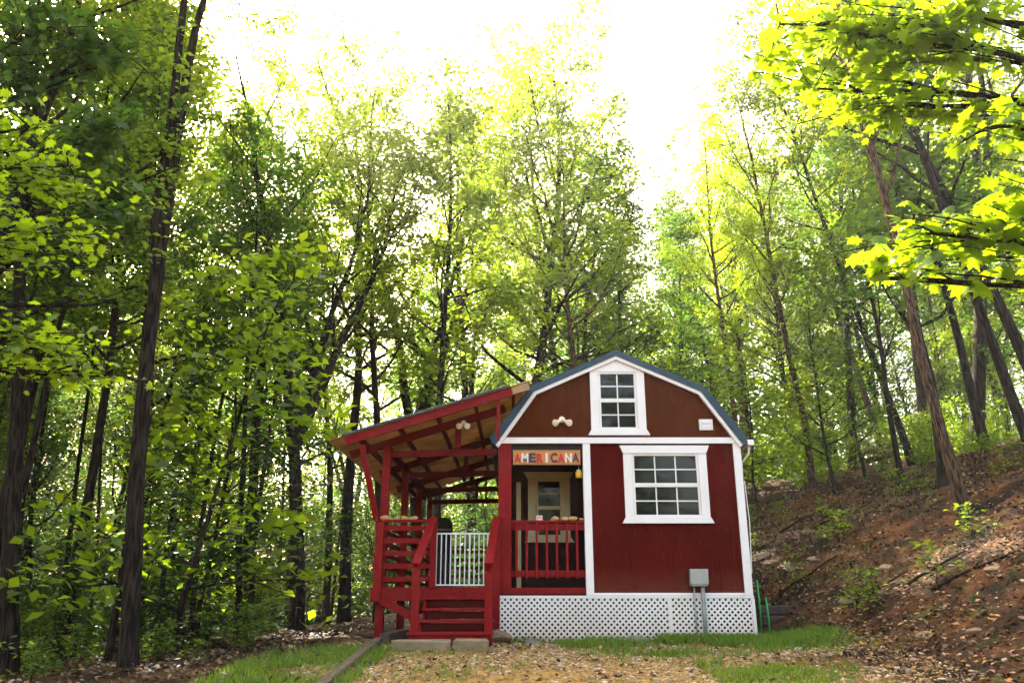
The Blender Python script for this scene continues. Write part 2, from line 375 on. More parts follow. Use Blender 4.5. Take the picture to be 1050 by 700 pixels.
# lower front wall with the window hole left closed behind the glass
sub(grooved_wall(XPOST+0.05, XR, YF, YF+0.09, Z0, ZB-0.06), 'wall', M['siding'], cabin, bevel=0)
# gable wall in grooved strips following the gambrel
def roof_z(x):
    x = min(max(x, XL), XR)
    if x < XB0: return ZB + (x-XL)/(XB0-XL)*(ZBR-ZB)
    if x > XB1: return ZB + (XR-x)/(XR-XB1)*(ZBR-ZB)
    return ZBR + (1-abs(x-XC)/((XB1-XB0)/2))*(ZT-ZBR)
g = MB(); x = XL+0.02
while x < XR-0.03:
    xe = min(x+0.197, XR-0.02)
    cuts = [x] + [c for c in (XB0, XC, XB1) if x < c < xe] + [xe]
    for a, b in zip(cuts[:-1], cuts[1:]):
        if roof_z(a) - ZB > 0.02 or roof_z(b) - ZB > 0.02:
            g.prism([(a, ZB), (b, ZB), (b, roof_z(b)-0.01), (a, roof_z(a)-0.01)], YF, YF+0.05)
    x += 0.2
for a, b in ((XL+.02, XB0), (XB0, XC), (XC, XB1), (XB1, XR-.02)):
    g.prism([(a, ZB), (b, ZB), (b, roof_z(b)-0.01), (a, roof_z(a)-0.01)], YF+0.053, YF+0.10)
sub(g, 'gable', M['siding_brown'], cabin, bevel=0)
# side, rear and porch walls
w = MB()
w.box(XR-0.09, XR-0.001, YF+0.092, YBK, Z0, ZB); w.box(XL+0.001, XL+0.09, REC+0.09, YBK, Z0, ZB)
w.box(XL+0.09, XR-0.09, YBK-0.09, YBK, Z0, ZB)
sub(w, 'side_wall', M['siding'], cabin, bevel=0)
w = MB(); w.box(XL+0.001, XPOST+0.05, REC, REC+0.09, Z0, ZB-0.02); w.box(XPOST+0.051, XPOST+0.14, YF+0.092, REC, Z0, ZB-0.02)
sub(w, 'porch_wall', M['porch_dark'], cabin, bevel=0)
back_g = MB().prism([(XL, ZB), (XR, ZB), (XB1, ZBR), (XC, ZT), (XB0, ZBR)], YBK-0.08, YBK-0.002)
sub(back_g, 'rear_gable', M['siding_brown'], cabin, bevel=0)
fl = MB(); fl.box(XL+0.01, XR-0.01, YF+0.02, YBK-0.1, Z0-0.16, Z0-0.002); fl.box(XL+0.01, XPOST+0.04, YF+0.1, REC, Z0, FLOOR)
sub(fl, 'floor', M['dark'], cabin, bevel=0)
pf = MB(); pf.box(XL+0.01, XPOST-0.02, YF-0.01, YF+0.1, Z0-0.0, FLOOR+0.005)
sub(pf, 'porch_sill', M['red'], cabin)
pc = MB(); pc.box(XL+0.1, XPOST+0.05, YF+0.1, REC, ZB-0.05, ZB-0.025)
sub(pc, 'porch_ceiling', M['dark'], cabin, bevel=0)  # near-black ceiling colour carries the porch shade
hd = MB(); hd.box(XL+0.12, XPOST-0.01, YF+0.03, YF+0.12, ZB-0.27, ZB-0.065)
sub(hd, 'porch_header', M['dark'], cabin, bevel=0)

# roof: four slopes, ribbed blue metal, with blue rake flashing and white rake boards
OV = 0.08
def slope(mb, xa, za, xb, zb, y0, y1, th=0.02, ribs=True, rib_step=0.23):
    d = Vector((xb-xa, 0, zb-za)).normalized(); nrm = Vector((-d.z, 0, d.x))
    if nrm.z < 0: nrm = -nrm
    a = Vector((xa, 0, za)); b = Vector((xb, 0, zb))
    pts = [a, b, b+nrm*th, a+nrm*th]
    mb.add([(p.x, y0, p.z) for p in pts] + [(p.x, y1, p.z) for p in pts], [(0,1,2,3),(7,6,5,4),(0,4,5,1),(1,5,6,2),(2,6,7,3),(3,7,4,0)])
    if ribs:
        y = y0+0.03
        while y < y1-0.03:
            pts2 = [a+nrm*th*0.9, b+nrm*th*0.9, b+nrm*(th+0.022), a+nrm*(th+0.022)]
            mb.add([(p.x, y, p.z) for p in pts2] + [(p.x, y+0.03, p.z) for p in pts2], [(0,1,2,3),(7,6,5,4),(0,4,5,1),(1,5,6,2),(2,6,7,3),(3,7,4,0)])
            y += rib_step
EX = 0.13
r_ = MB()
xle, zle = XL-0.10, ZB-0.06; xre, zre = XR+0.10, ZB-0.06
up = 0.045
slope(r_, xle, zle+up, XB0-0.02, ZBR+up, YF-OV, YBK+0.15); slope(r_, XB0-0.02, ZBR+up, XC, ZT+up, YF-OV, YBK+0.15)
slope(r_, XC, ZT+up, XB1+0.02, ZBR+up, YF-OV, YBK+0.15); slope(r_, XB1+0.02, ZBR+up, xre, zre+up, YF-OV, YBK+0.15)
roof = sub(r_, 'roof', M['roof_blue'], cabin, bevel=0)
outer = [(xle-0.01, zle+0.02), (XB0-0.03, ZBR+0.06), (XC, ZT+0.085), (XB1+0.03, ZBR+0.06), (xre+0.01, zre+0.02)]
def band(mb, pts, wd, y0, y1):
    for (xa, za), (xb, zb) in zip(pts[:-1], pts[1:]):
        d = Vector((xb-xa, zb-za)).normalized(); nn = Vector((d.y, -d.x))
        if nn.y > 0: nn = -nn
        mb.prism([(xa+nn.x*wd, za+nn.y*wd), (xb+nn.x*wd, zb+nn.y*wd), (xb, zb), (xa, za)], y0, y1)
fb = MB()
def miter_band(mb, pts, wd, y0, y1):
    P = [Vector(p) for p in pts]; inn = []
    for i, p in enumerate(P):
        ns = []
        for a, b in ((i-1, i), (i, i+1)):
            if a >= 0 and b < len(P):
                d = (P[b]-P[a]).normalized(); q = Vector((d.y, -d.x)); ns.append(q if True else q)
        if len(ns) == 1: m_ = ns[0]*wd
        else: s_ = (ns[0]+ns[1]).normalized(); m_ = s_*(wd/max(0.3, s_.dot(ns[0])))
        inn.append(p+m_)
    for i in range(len(P)-1):
        mb.prism([tuple(inn[i]), tuple(inn[i+1]), tuple(P[i+1]), tuple(P[i])], y0, y1)
    return inn
inn = miter_band(fb, outer, 0.08, YF-OV-0.015, YF-OV+0.005)
sub(fb, 'roof_edge', M['roof_blue'], cabin, bevel=0)
wb = MB(); inn2 = miter_band(wb, [tuple(p) for p in inn], 0.055, YF-OV+0.006, YF-0.02)
sub(wb, 'rake_board', M['white'], cabin)
# white trim
t = MB()
t.box(XL-0.03, XR+0.01, YF-0.035, YF-0.001, ZB-0.055, ZB+0.035)                        # belt
sub(t, 'belt_board', M['white'], cabin)
t = MB(); t.box(XR-0.10, XR+0.012, YF-0.03, YF-0.001, Z0-0.02, ZB-0.057); sub(t, 'corner_board', M['white'], cabin)
t = MB(); t.box(XPOST-0.055, XPOST+0.055, YF-0.03, YF+0.085, Z0-0.02, ZB-0.057); sub(t, 'porch_post', M['white'], cabin)
t = MB(); t.box(XL-0.0, XL+0.19, YF-0.02, YF+0.17, Z0+0.0, ZB-0.058); o = sub(t, 'porch_post', M['red'], cabin); o['label'] = "thick red porch post"
t = MB(); t.box(XPOST+0.056, XR-0.101, YF-0.012, YF-0.001, Z0-0.02, Z0+0.015); sub(t, 'water_table', M['white'], cabin)
t = MB(); t.box(0.07, 0.145, REC-0.03, REC-0.001, FLOOR+0.001, 2.35); o = sub(t, 'corner_board', M['cream'], cabin)

# windows
def window(cx, y, z0, z1, wdt, cols, rows, parent_root, header=None, trim='white', tw=0.11, sillflare=0.05, headflare=0.05, head=True, fr=None):
    "z0..z1 and wdt are the outer size of the casing"
    m = M[trim]; x0, x1 = cx-wdt/2, cx+wdt/2
    ix0, ix1, iz0, iz1 = x0+tw+.002, x1-tw-.002, z0+0.09, z1-0.12
    zm = (iz0+iz1)/2; f = 0.032; mv = m if trim != 'white' else M['vinyl']
    fr_ = MB()
    fr_.box(ix0, ix1, y-0.03, y-0.003, iz0, iz0+f); fr_.box(ix0, ix1, y-0.03, y-0.003, iz1-f, iz1)
    fr_.box(ix0, ix0+f, y-0.03, y-0.003, iz0+f, iz1-f); fr_.box(ix1-f, ix1, y-0.03, y-0.003, iz0+f, iz1-f)
    fr_.box(ix0+f, ix1-f, y-0.028, y-0.003, zm-0.03, zm+0.03)
    win = sub(fr_, 'window', mv, cabin)
    def wp(mb, name, mm, **k):
        q = sub(mb, name, mm, cabin, **k); q.parent = win; return q
    for ca, cb in ((x0, x0+tw), (x1-tw, x1)): wp(MB().box(ca, cb, y-0.035, y-0.002, z0+0.09, z1-0.12), 'casing', m)
    wp(MB().prism([(x0-sillflare, z0), (x1+sillflare, z0), (x1, z0+0.088), (x0, z0+0.088)], y-0.05, y-0.002), 'sill', m)
    if head: wp(MB().prism([(x0, z1-0.118), (x1, z1-0.118), (x1+headflare, z1), (x0-headflare, z1)], y-0.045, y-0.002), 'head', m)
    bw = 0.009
    for (a0, a1) in ((iz0+f, zm-0.03), (zm+0.03, iz1-f)):
        wp(MB().box(ix0+f, ix1-f, y-0.008, y-0.004, a0, a1), 'pane', M['glass'], bevel=0)
        mu = MB()
        for c in range(1, cols):
            xx = ix0+f + (ix1-ix0-2*f)*c/cols; mu.box(xx-bw, xx+bw, y-0.015, y-0.009, a0, a1)
        for r in range(1, rows):
            zz = a0 + (a1-a0)*r/rows
            for c in range(cols):
                xa = ix0+f + (ix1-ix0-2*f)*c/cols + (bw if c else 0); xb = ix0+f + (ix1-ix0-2*f)*(c+1)/cols - (bw if c < cols-1 else 0)
                mu.box(xa, xb, y-0.015, y-0.009, zz-bw, zz+bw)
        wp(mu, 'muntins', mv, bevel=0)
    return win
def fz(py, Y=YF): return at(525, py, Y).z
def fx(px, py, Y=YF): return at(px, py, Y).x
wa = window((fx(640, 500)+fx(726, 500))/2, YF, fz(536.5), fz(457), fx(726, 500)-fx(640, 500), 3, 2, cabin, tw=0.125)
wa['label'] = "wide lower window with six over six panes"
wbw = window(XC+0.01, YF, fz(446.5), fz(374), fx(663, 410)-fx(607, 410), 2, 2, cabin, tw=0.125, head=False)
wbw['label'] = "narrow loft window under the roof peak"
# flat head of the loft window reaching to the peak
x0, x1 = XC+0.01-(fx(663, 410)-fx(607, 410))/2, XC+0.01+(fx(663, 410)-fx(607, 410))/2
zh = fz(374)-0.118
hp = MB().prism([(x0, zh), (x1, zh), (x1, roof_z(x1)-0.06), (XC, ZT-0.06), (x0, roof_z(x0)-0.06)], YF-0.035, YF-0.004)
a = sub(hp, 'head', M['white'], cabin); a.parent = wbw
cxw = (fx(539, 520, REC)+fx(587, 520, REC))/2
wc = window(cxw, REC, fz(556, REC), fz(484, REC), fx(584, 520, REC)-fx(541, 520, REC), 1, 2, cabin, trim='cream', tw=0.13, headflare=0.07, sillflare=0.06)
wc['label'] = "cream framed window at the back of the porch"

# porch railing in the recess
rail = MB(); yr = YF+0.05; xa, xb = XL+0.19, XPOST-0.055
zr = fz(533)
rail.box(xa, xb, yr-0.05, yr+0.06, zr-0.035, zr)
o_r = sub(rail, 'porch_railing', M['red'], cabin)
for za, zb in ((zr-0.14, zr-0.037), (FLOOR+0.15, FLOOR+0.24)):
    q = sub(MB().box(xa, xb, yr-0.02, yr+0.02, za, zb), 'rail', M['red'], cabin); q.parent = o_r
for k in range(7):
    xx = xa+0.075 + k*(xb-xa-0.13)/6.4
    b_ = MB().box(xx-0.018, xx+0.018, yr-0.052, yr-0.022, FLOOR+0.13, zr-0.038)
    q = sub(b_, 'baluster', M['red'], cabin); q.parent = o_r

# lattice skirting
def lattice(x0, x1, z0, z1, y, pitch=0.082, wd=0.0285, th=0.005):
    mb = MB(); H = z1-z0
    for sgn, yy in ((1, y), (-1, y+th+0.001)):
        k = x0 - H
        while k < x1 + H:
            # strip centre line from (k, z0) going up with slope sgn
            hw = wd/math.sqrt(2)*0.98
            def clip(poly):
                for ax, lim, keep in ((0, x0, 1), (0, x1, -1)):
                    outp = []
                    for i in range(len(poly)):
                        p, q2 = poly[i], poly[(i+1) % len(poly)]
                        ip = (p[0]-lim)*keep >= 0; iq = (q2[0]-lim)*keep >= 0
                        if ip: outp.append(p)
                        if ip != iq:
                            tt = (lim-p[0])/(q2[0]-p[0]); outp.append((lim, p[1]+tt*(q2[1]-p[1])))
                    poly = outp
                    if not poly: return poly
                return poly
            if sgn > 0: poly = [(k-hw, z0), (k+hw, z0), (k+H+hw, z1), (k+H-hw, z1)]
            else: poly = [(k-hw, z0), (k+hw, z0), (k-H+hw, z1), (k-H-hw, z1)]
            poly = clip(poly)
            if len(poly) > 2: mb.prism(poly, yy, yy+th)
            k += pitch
    return mb
LX0, LX1 = XL-0.035, XR+0.02
LM = fx(687, 630)
zl0 = -0.03
sk = sub(MB().box(LX0, LX1, YF-0.032, YF-0.012, Z0-0.058, Z0-0.022).box(LM-0.022, LM+0.022, YF-0.036, YF-0.0135, zl0, Z0-0.06)
         .box(LX1-0.04, LX1+0.005, YF-0.036, YF-0.0135, zl0, Z0-0.06).box(LX0-0.01, LX0+0.03, YF-0.034, YF-0.0135, zl0, Z0-0.06), 'skirting', M['vinyl'], cabin)
for a0, a1 in ((LX0+0.031, LM-0.023), (LM+0.023, LX1-0.041)):
    q = sub(lattice(a0, a1, zl0, Z0-0.06, YF-0.03), 'lattice_panel', M['vinyl'], cabin, bevel=0); q.parent = sk
q = sub(MB().box(XR-0.02, XR, YF+0.0, YBK, -0.3, Z0-0.02).box(XL, XR, YBK-0.02, YBK, -0.3, Z0-0.02).box(XL, XL+0.02, YF+0.5, YBK, -0.3, Z0-0.02), 'skirt_light_block', M['dark'], cabin, bevel=0)  # unseen solid boards added to keep the space behind the lattice dark
# gutter and drip on right eave
gt = MB().beam((XR+0.15, YF-0.10, ZB-0.05), (XR+0.15, YBK, ZB-0.05), 0.09, 0.08)
sub(gt, 'gutter', M['white'], cabin)
gt = MB().tube([(XR+0.14, YF-0.02, ZB-0.08), (XR+0.14, YF+0.02, ZB-0.2), (XR+0.05, YF+0.12, ZB-0.32), (XR+0.04, YF+0.13, ZB-0.6), (XR+0.035, YF+0.13, 0.3)], 0.016, 8)
sub(gt, 'drain_pipe', M['white'], cabin, bevel=0, smooth=True)
sub(MB().tube([(XR+0.03, YF-0.02, ZB-0.6), (XR+0.05, YF-0.03, 1.6), (XR+0.02, YF-0.02, 0.9)], 0.006, 6), 'cable', M['vinyl'], cabin, bevel=0)

# ------------------------------------------------------------------ side deck with lean-to roof
DX0, DX1, DY0, DY1 = -1.93, -0.24, YF, 18.4
dk = empty('side_deck', (-1.1, YF, 0), "red painted side deck with stairs and sloping lean-to roof", "deck")
ROOTS[dk.name] = Vector((-1.1, YF, 0))
def dsub(mb, name, m=None, parent=None, **k):
    o = sub(mb, name, m or M['red'], dk, **k)
    if parent is not None: o.parent = parent
    return o
f_ = MB(); yy = DY0+0.06
while yy < DY1:
    f_.box(DX0-0.03, DX1, yy, yy+0.13, FLOOR-0.035, FLOOR); yy += 0.137
dsub(f_, 'deck_floor', M['red_beam'], bevel=0)
dsub(MB().box(DX0-0.06, DX1, DY0-0.04, DY0+0.0, FLOOR-0.17, FLOOR+0.01).box(DX0-0.06, DX0-0.02, DY0+0.001, DY1, FLOOR-0.19, FLOOR-0.0), 'rim_joist')
j = MB()
for k in range(6): j.box(DX0+0.1+k*0.3, DX0+0.14+k*0.3, DY0+0.05, DY1, FLOOR-0.18, FLOOR-0.037)
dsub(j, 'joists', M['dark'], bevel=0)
# roof geometry
RX0, RZ0, RX1, RZ1 = -2.64, 2.71, 0.27, 3.60
RY0, RY1 = 11.30, 18.8
def rz(x): return RZ0 + (x-RX0)/(RX1-RX0)*(RZ1-RZ0)
sh = MB()
NR = int((RY1-RY0)/0.038); ys = np.linspace(RY0, RY1, NR+1)
vv = []; ff = []
for i, y in enumerate(ys):
    o_ = 0.012 if (i % 4) in (1, 2) else 0.0
    for x, z in ((RX0, RZ0), (RX1, RZ1)):
        vv += [(x, y, z+o_), (x, y, z+o_+0.004)]
for i in range(NR):
    a = i*4; b = a+4
    ff += [(a, a+2, b+2, b), (a+1, b+1, b+3, a+3), (a, b, b+1, a+1), (a+2, a+3, b+3, b+2)]
ff += [(0, 1, 3, 2), (NR*4, NR*4+2, NR*4+3, NR*4+1)]
lr = dsub(sh.add(vv, ff), 'lean_to_roof', M['fibreglass'], bevel=0)
dsub(MB().beam((RX0+0.20, RY0-0.012, rz(RX0+0.20)+0.012), (RX1-0.3, RY0-0.012, rz(RX1-0.3)+0.012), 0.02, 0.035), 'drip_edge', M['roof_grey'], lr)
# purlins run front to back, rafters run up the slope
for k, xp in enumerate(np.linspace(RX0+0.42, RX1-0.25, 5)):
    zz = rz(xp)-0.06
    dsub(MB().beam((xp, RY0+0.09, zz), (xp, RY1-0.03, zz), 0.045, 0.09), 'purlin', M['red_beam'], lr)
def rafter(mb, y, xa, xb, drop, h, w=0.045):
    mb.beam((xa, y, rz(xa)-drop), (xb, y, rz(xb)-drop), w, h)
dsub(MB().beam((-2.40, RY0+0.04, rz(-2.40)-0.075), (0.0, RY0+0.04, rz(0.0)-0.075), 0.04, 0.125), 'fascia', M['red'], lr)
dsub(MB().beam((0.002, RY0+0.04, rz(0.002)-0.07), (0.25, RY0+0.04, rz(0.25)-0.07), 0.04, 0.11), 'fascia_end', M['raw_wood'], lr)
for i, y in enumerate((11.9, 14.1, 16.3, 18.45)):
    mb = MB(); rafter(mb, y, -2.33 if i else -2.42, -0.1, 0.17, 0.12)
    mb.beam((DX0, y+0.05, 2.62), (DX1+0.02, y+0.05, 2.66), 0.045, 0.10)
    mb.box(-0.86, -0.77, y-0.03, y+0.02, 2.70, rz(-0.8)-0.20)
    dsub(mb, 'roof_truss', M['red_beam'], lr)
    dsub(MB().box(DX0-0.0, DX0+0.115, y-0.05, y+0.065, -0.5, rz(DX0)-0.2), 'post', M['red'])
dsub(MB().beam((DX0+0.06, 11.9, rz(DX0+.06)-0.24), (DX0+0.06, 18.4, rz(DX0+.06)-0.24), 0.05, 0.14), 'eave_beam', M['red_beam'], lr)
# slender brace from fascia down to corner post, short hanger beside the gable
p0 = at(371, 456, 11.40); p1 = at(386, 533, 11.70)
dsub(MB().beam(p0, p1, 0.085, 0.045, up=(0, 1, 0)), 'brace')
p0 = at(511, 409, 11.38); p1 = at(511, 451, 11.40)
dsub(MB().box(p0.x-0.025, p0.x+0.025, 11.36, 11.42, p1.z, p0.z), 'hanger', M['red'])
dsub(MB().box(-0.62, -0.57, 18.40, 18.46, 2.66, rz(-0.6)-0.2), 'king_post', M['red_beam'], lr)
# back rail and side rails
def hrail(name, a, b, z0, z1, n, post=True):
    mb = MB(); a = Vector(a); b = Vector(b)
    mb.beam((a.x, a.y, z1), (b.x, b.y, z1), 0.12, 0.035)
    o = dsub(mb, name)
    for k in range(n):
        z = z0 + (z1-0.1-z0)*k/(n-1)
        q = dsub(MB().beam((a.x, a.y, z), (b.x, b.y, z), 0.028, 0.07), 'rail_board', None, o)
    return o
zr2 = fz(534)
hrail('railing', (DX0+0.1, DY0-0.02, 0), (-1.16, DY0-0.02, 0), FLOOR+0.12, zr2, 5)
hrail('railing', (DX0+0.01, DY0+0.15, 0), (DX0+0.01, DY1, 0), FLOOR+0.12, zr2, 5)
hrail('railing', (DX0+0.1, DY1, 0), (DX1, DY1, 0), FLOOR+0.12, zr2, 5)
dsub(MB().box(DX0-0.02, DX0+0.095, DY0-0.075, DY0-0.042, FLOOR-0.18, zr2-0.02), 'newel')
dsub(MB().beam((DX0+0.1, DY0-0.05, FLOOR-0.16), (-1.30, DY0-0.08, 0.28), 0.05, 0.11), 'deck_brace')
# stairs
SX0, SX1 = -1.20, -0.27
st = dsub(MB().box(SX0, SX1, 10.60, 10.63, 0.0, 0.125), 'stairs')
for k in range(4):
    z = 0.15 + 0.14*k; y = 10.57 + 0.28*k
    ext = 0.12 if k < 2 else 0.0
    dsub(MB().box(SX0-ext, SX1+ext*0.3, y, y+0.30, z-0.022, z+0.012), 'tread', None, st)
for k in range(1, 4):
    z = 0.15 + 0.14*k; y = 10.60 + 0.28*k
    dsub(MB().box(SX0+0.045, SX1-0.045, y+0.01, y+0.028, z-0.125, z-0.03), 'riser', M['riser_shade'], st)
for x in (SX0, SX1-0.04):
    dsub(MB().prism([(0, 0)]*0 or [(x, 0.0), (x+0.04, 0.0), (x+0.04, 0.14), (x, 0.14)], 10.64, 10.80).beam((x+0.02, 10.72, 0.06), (x+0.02, 11.68, 0.55), 0.038, 0.16), 'stringer', None, st, bevel=0)
def newel(x, y, z0, z1, s=0.09): return dsub(MB().box(x-s/2, x+s/2, y-s/2, y+s/2, z0, z1), 'newel')
newel(SX0-0.03, 10.66, 0.0, 1.0, 0.10); newel(SX1-0.03, 10.70, 0.0, 1.0, 0.10)
newel(-1.12, DY0-0.06, FLOOR, 1.62, 0.09); newel(-0.22, DY0-0.07, 0.0, 1.62, 0.10)
for xb, xt in ((SX0-0.03, -1.12), (SX1-0.03, -0.22)):
    dsub(MB().beam((xb, 10.55, 0.98), (xt, DY0-0.05, 1.66), 0.11, 0.04).beam((xb, 10.62, 0.93), (xt, DY0-0.07, 1.585), 0.035, 0.10), 'handrail')

# ------------------------------------------------------------------ small things on the cabin and the deck
def thing(name, loc, label, cat, group=None):
    o = empty(name, loc, label, cat, group); ROOTS[o.name] = Vector(loc); return o
gx0, gx1 = fx(443, 570, 11.9), fx(501, 570, 11.9); gy = 11.84
gate = thing('safety_gate', ((gx0+gx1)/2, gy, FLOOR), "white metal bar safety gate closed across the top of the stairs", "gate")
gz0, gz1 = FLOOR+0.03, fz(546, gy)
sub(MB().box(gx0, gx1, gy-0.012, gy+0.012, gz1-0.022, gz1).box(gx0, gx1, gy-0.012, gy+0.012, gz0, gz0+0.022)
    .box(gx0, gx0+0.022, gy-0.012, gy+0.012, gz0+.023, gz1-.023).box(gx1-0.022, gx1, gy-0.012, gy+0.012, gz0+.023, gz1-.023), 'frame', M['gatewhite'], gate)
for k in range(1, 12):
    x = gx0 + (gx1-gx0)*k/12
    sub(MB().tube([(x, gy, gz0+0.02), (x, gy, gz1-0.02)], 0.0095 if k not in (5, 8) else 0.014, 8), 'bar', M['gatewhite'], gate, bevel=0)
sub(MB().box(gx0-0.03, gx0+0.04, gy-0.025, gy+0.025, gz0+0.10, gz0+0.22), 'latch', M['gatewhite'], gate)
sub(MB().box(gx0-0.03, gx0+0.02, gy-0.02, gy+0.02, gz1-0.05, gz1+0.01), 'latch', M['gatewhite'], gate)
# sign
sx0, sx1, sz0, sz1 = fx(526, 468, YF), fx(595, 468, YF), fz(475.5), fz(462)
sign = thing('porch_sign', ((sx0+sx1)/2, YF+0.0, sz0), "orange wooden sign reading AMERICANA in red, white and blue letters over the porch", "sign")
sub(MB().box(sx0, sx1, YF+0.0, YF+0.025, sz0, sz1), 'board', M['board'], sign)
sub(MB().box(sx0-0.004, sx1+0.004, YF-0.004, YF+0.026, sz1+0.001, sz1+0.013).box(sx0-0.004, sx1+0.004, YF-0.004, YF+0.026, sz0-0.012, sz0-0.001), 'edging', M['raw_wood'], sign)
txt = "AMERICANA"; cols = ['l_red', 'l_white', 'l_blue', 'l_red', 'l_white', 'l_blue', 'l_red', 'l_white', 'l_blue']
cw = (sx1-sx0-0.03)/9
for k, ch in enumerate(txt):
    cu = bpy.data.curves.new("t", 'FONT'); cu.body = ch; cu.size = 0.215; cu.extrude = 0.006; cu.offset = 0.007; cu.align_x = 'CENTER'
    tmp = bpy.data.objects.new("t", cu); C.objects.link(tmp)
    bpy.context.view_layer.update()
    me = bpy.data.meshes.new_from_object(tmp.evaluated_get(bpy.context.evaluated_depsgraph_get()))
    bpy.data.objects.remove(tmp)
    me.name = 'letter'; me.materials.clear(); me.materials.append(M[cols[k]])
    o = bpy.data.objects.new('letter', me); C.objects.link(o)
    wx = max(v.co.x for v in me.vertices)-min(v.co.x for v in me.vertices)
    o.parent = sign; o.rotation_euler = (math.pi/2, 0, 0)
    o.scale = (min(1.0, cw*0.93/wx), 0.86, 1)
    o.location = (sx0+0.015+cw*(k+0.5)-(sx0+sx1)/2, -0.006, 0.022+0.004*(k % 3))
    o['label'] = {'l_red': 'red letter ', 'l_white': 'white letter ', 'l_blue': 'dark blue letter '}[cols[k]] + ch
# twin floodlight on the gable
def floodlight(p, label, s=1.0, splay=1.0):
    f = thing('floodlight', tuple(p), label, "floodlight")
    sub(MB().tube([(p.x, p.y+0.02*s, p.z), (p.x, p.y-0.03*s, p.z)], 0.045*s, 12), 'base', M['lamp_white'], f, bevel=0)
    for sg in (-1, 1):
        a = Vector((p.x, p.y-0.03*s, p.z)); b = a+Vector((sg*0.075*splay, -0.03, -0.055))*s; e = b+Vector((sg*0.03, -0.06, -0.02))*s
        sub(MB().tube([a, a+(b-a)*0.6, b, e, e+(e-b)*0.05], [0.018*s, 0.022*s, 0.036*s, 0.052*s, 0.045*s], 14), 'lamp_head', M['lamp_white'], f, bevel=0, smooth=True)
    return f
floodlight(at(576, 430, YF-0.02), "cream twin head floodlight on the brown gable beside the loft window")
fl2 = at(474, 434, 11.42)
floodlight(Vector((fl2.x, 11.74, at(474, 434, 11.76).z)), "pale floodlight fixed to the red rafter of the lean-to roof", 0.9, 0.55)
# white vent plate on gable
v0, v1 = at(717, 441, YF), at(730, 430, YF)
vb = thing('wall_vent', ((v0.x+v1.x)/2, YF, v0.z), "small square white vent cover on the right side of the gable", "vent")
sub(MB().box(v0.x, v1.x, YF-0.03, YF-0.001, v0.z, v1.z), 'cover', M['vinyl'], vb)
sub(MB().box(v0.x+0.03, v1.x-0.03, YF-0.037, YF-0.031, v0.z+0.035, v1.z-0.06).box(v0.x+0.03, v1.x-0.03, YF-0.037, YF-0.031, v0.z+0.085, v1.z-0.02), 'louvre', M['white'], vb)
# electric box with conduits
b0, b1 = at(707, 601, YF), at(723, 584, YF)
eb = thing('electric_box', ((b0.x+b1.x)/2, YF-0.06, 0), "grey electric box with conduits on the red wall", "electric box")
sub(MB().box(b0.x, b1.x, YF-0.13, YF-0.001, b0.z, b1.z), 'box', M['grey_box'], eb, bevel=0.01)
sub(MB().box(b0.x-0.008, b1.x+0.008, YF-0.142, YF-0.131, b0.z+0.03, b1.z+0.008).box(b0.x-0.006, b1.x+0.006, YF-0.13, YF-0.003, b1.z+0.001, b1.z+0.01), 'cover', M['grey_box'], eb, bevel=0.003)
sub(MB().tube([((b0.x+b1.x)/2+0.05, YF-0.07, b0.z+0.01), ((b0.x+b1.x)/2+0.05, YF-0.07, -0.05)], 0.030, 12), 'conduit', M['conduit'], eb, bevel=0, smooth=True)
sub(MB().tube([(b0.x+0.05, YF-0.06, b0.z+0.01), (b0.x+0.05, YF-0.06, -0.05)], 0.012, 10), 'conduit', M['grey_box'], eb, bevel=0, smooth=True)
# amber trap hanging in porch
p = at(593.5, 486, YF+0.1)
jar = thing('hanging_jar', (p.x, p.y, p.z-0.06), "yellow jar hanging beside the white porch post under the sign", "jar")
sub(MB().tube([(p.x, p.y, p.z-0.055), (p.x, p.y, p.z-0.05), (p.x, p.y, p.z+0.03), (p.x, p.y, p.z+0.045)], [0.035, 0.048, 0.05, 0.03], 14), 'bottle', M['blossom'], jar, bevel=0, smooth=True)
sub(MB().tube([(p.x, p.y, p.z+0.046), (p.x, p.y, p.z+0.065)], 0.032, 12), 'lid', M['l_white'], jar, bevel=0)
sub(MB().tube([(p.x, p.y, p.z+0.06), (p.x, p.y, ZB-0.05)], 0.003, 5), 'string', M['l_white'], jar, bevel=0)
# stones on railings
def rock_mesh(seed, sub_=2, amp=0.25, flat=0.6):
    import bmesh
    bm = bmesh.new(); bmesh.ops.create_icosphere(bm, subdivisions=sub_, radius=1.0)
    rg = np.random.default_rng(seed); fr = rg.normal(size=(5, 3))*1.6; ph = rg.uniform(0, 6, 5)
    for v in bm.verts:
        d = sum(math.sin(float(np.dot(fr[i], v.co))+ph[i]) for i in range(5))/5
        v.co *= 1+amp*d*1.6
        for pl in range(3):
            nrm = Vector(fr[pl]).normalized(); e = v.co.dot(nrm)-0.62
            if e > 0: v.co -= nrm*e*0.8
        v.co.z *= flat
    me = bpy.data.meshes.new('rock'); bm.to_mesh(me); bm.free()
    return me
rocks = [rock_mesh(s) for s in range(6)]
def rock(name, seed, loc, size, m, label, cat='rock', group=None, rz=0):
    me = rocks[seed % 6].copy(); me.materials.append(m)
    o = bpy.data.objects.new(name, me); C.objects.link(o); o.location = loc; o.scale = (size, size*0.85, size*0.8); o.rotation_euler = (0, 0, rz)
    return tag(o, label, cat, group)
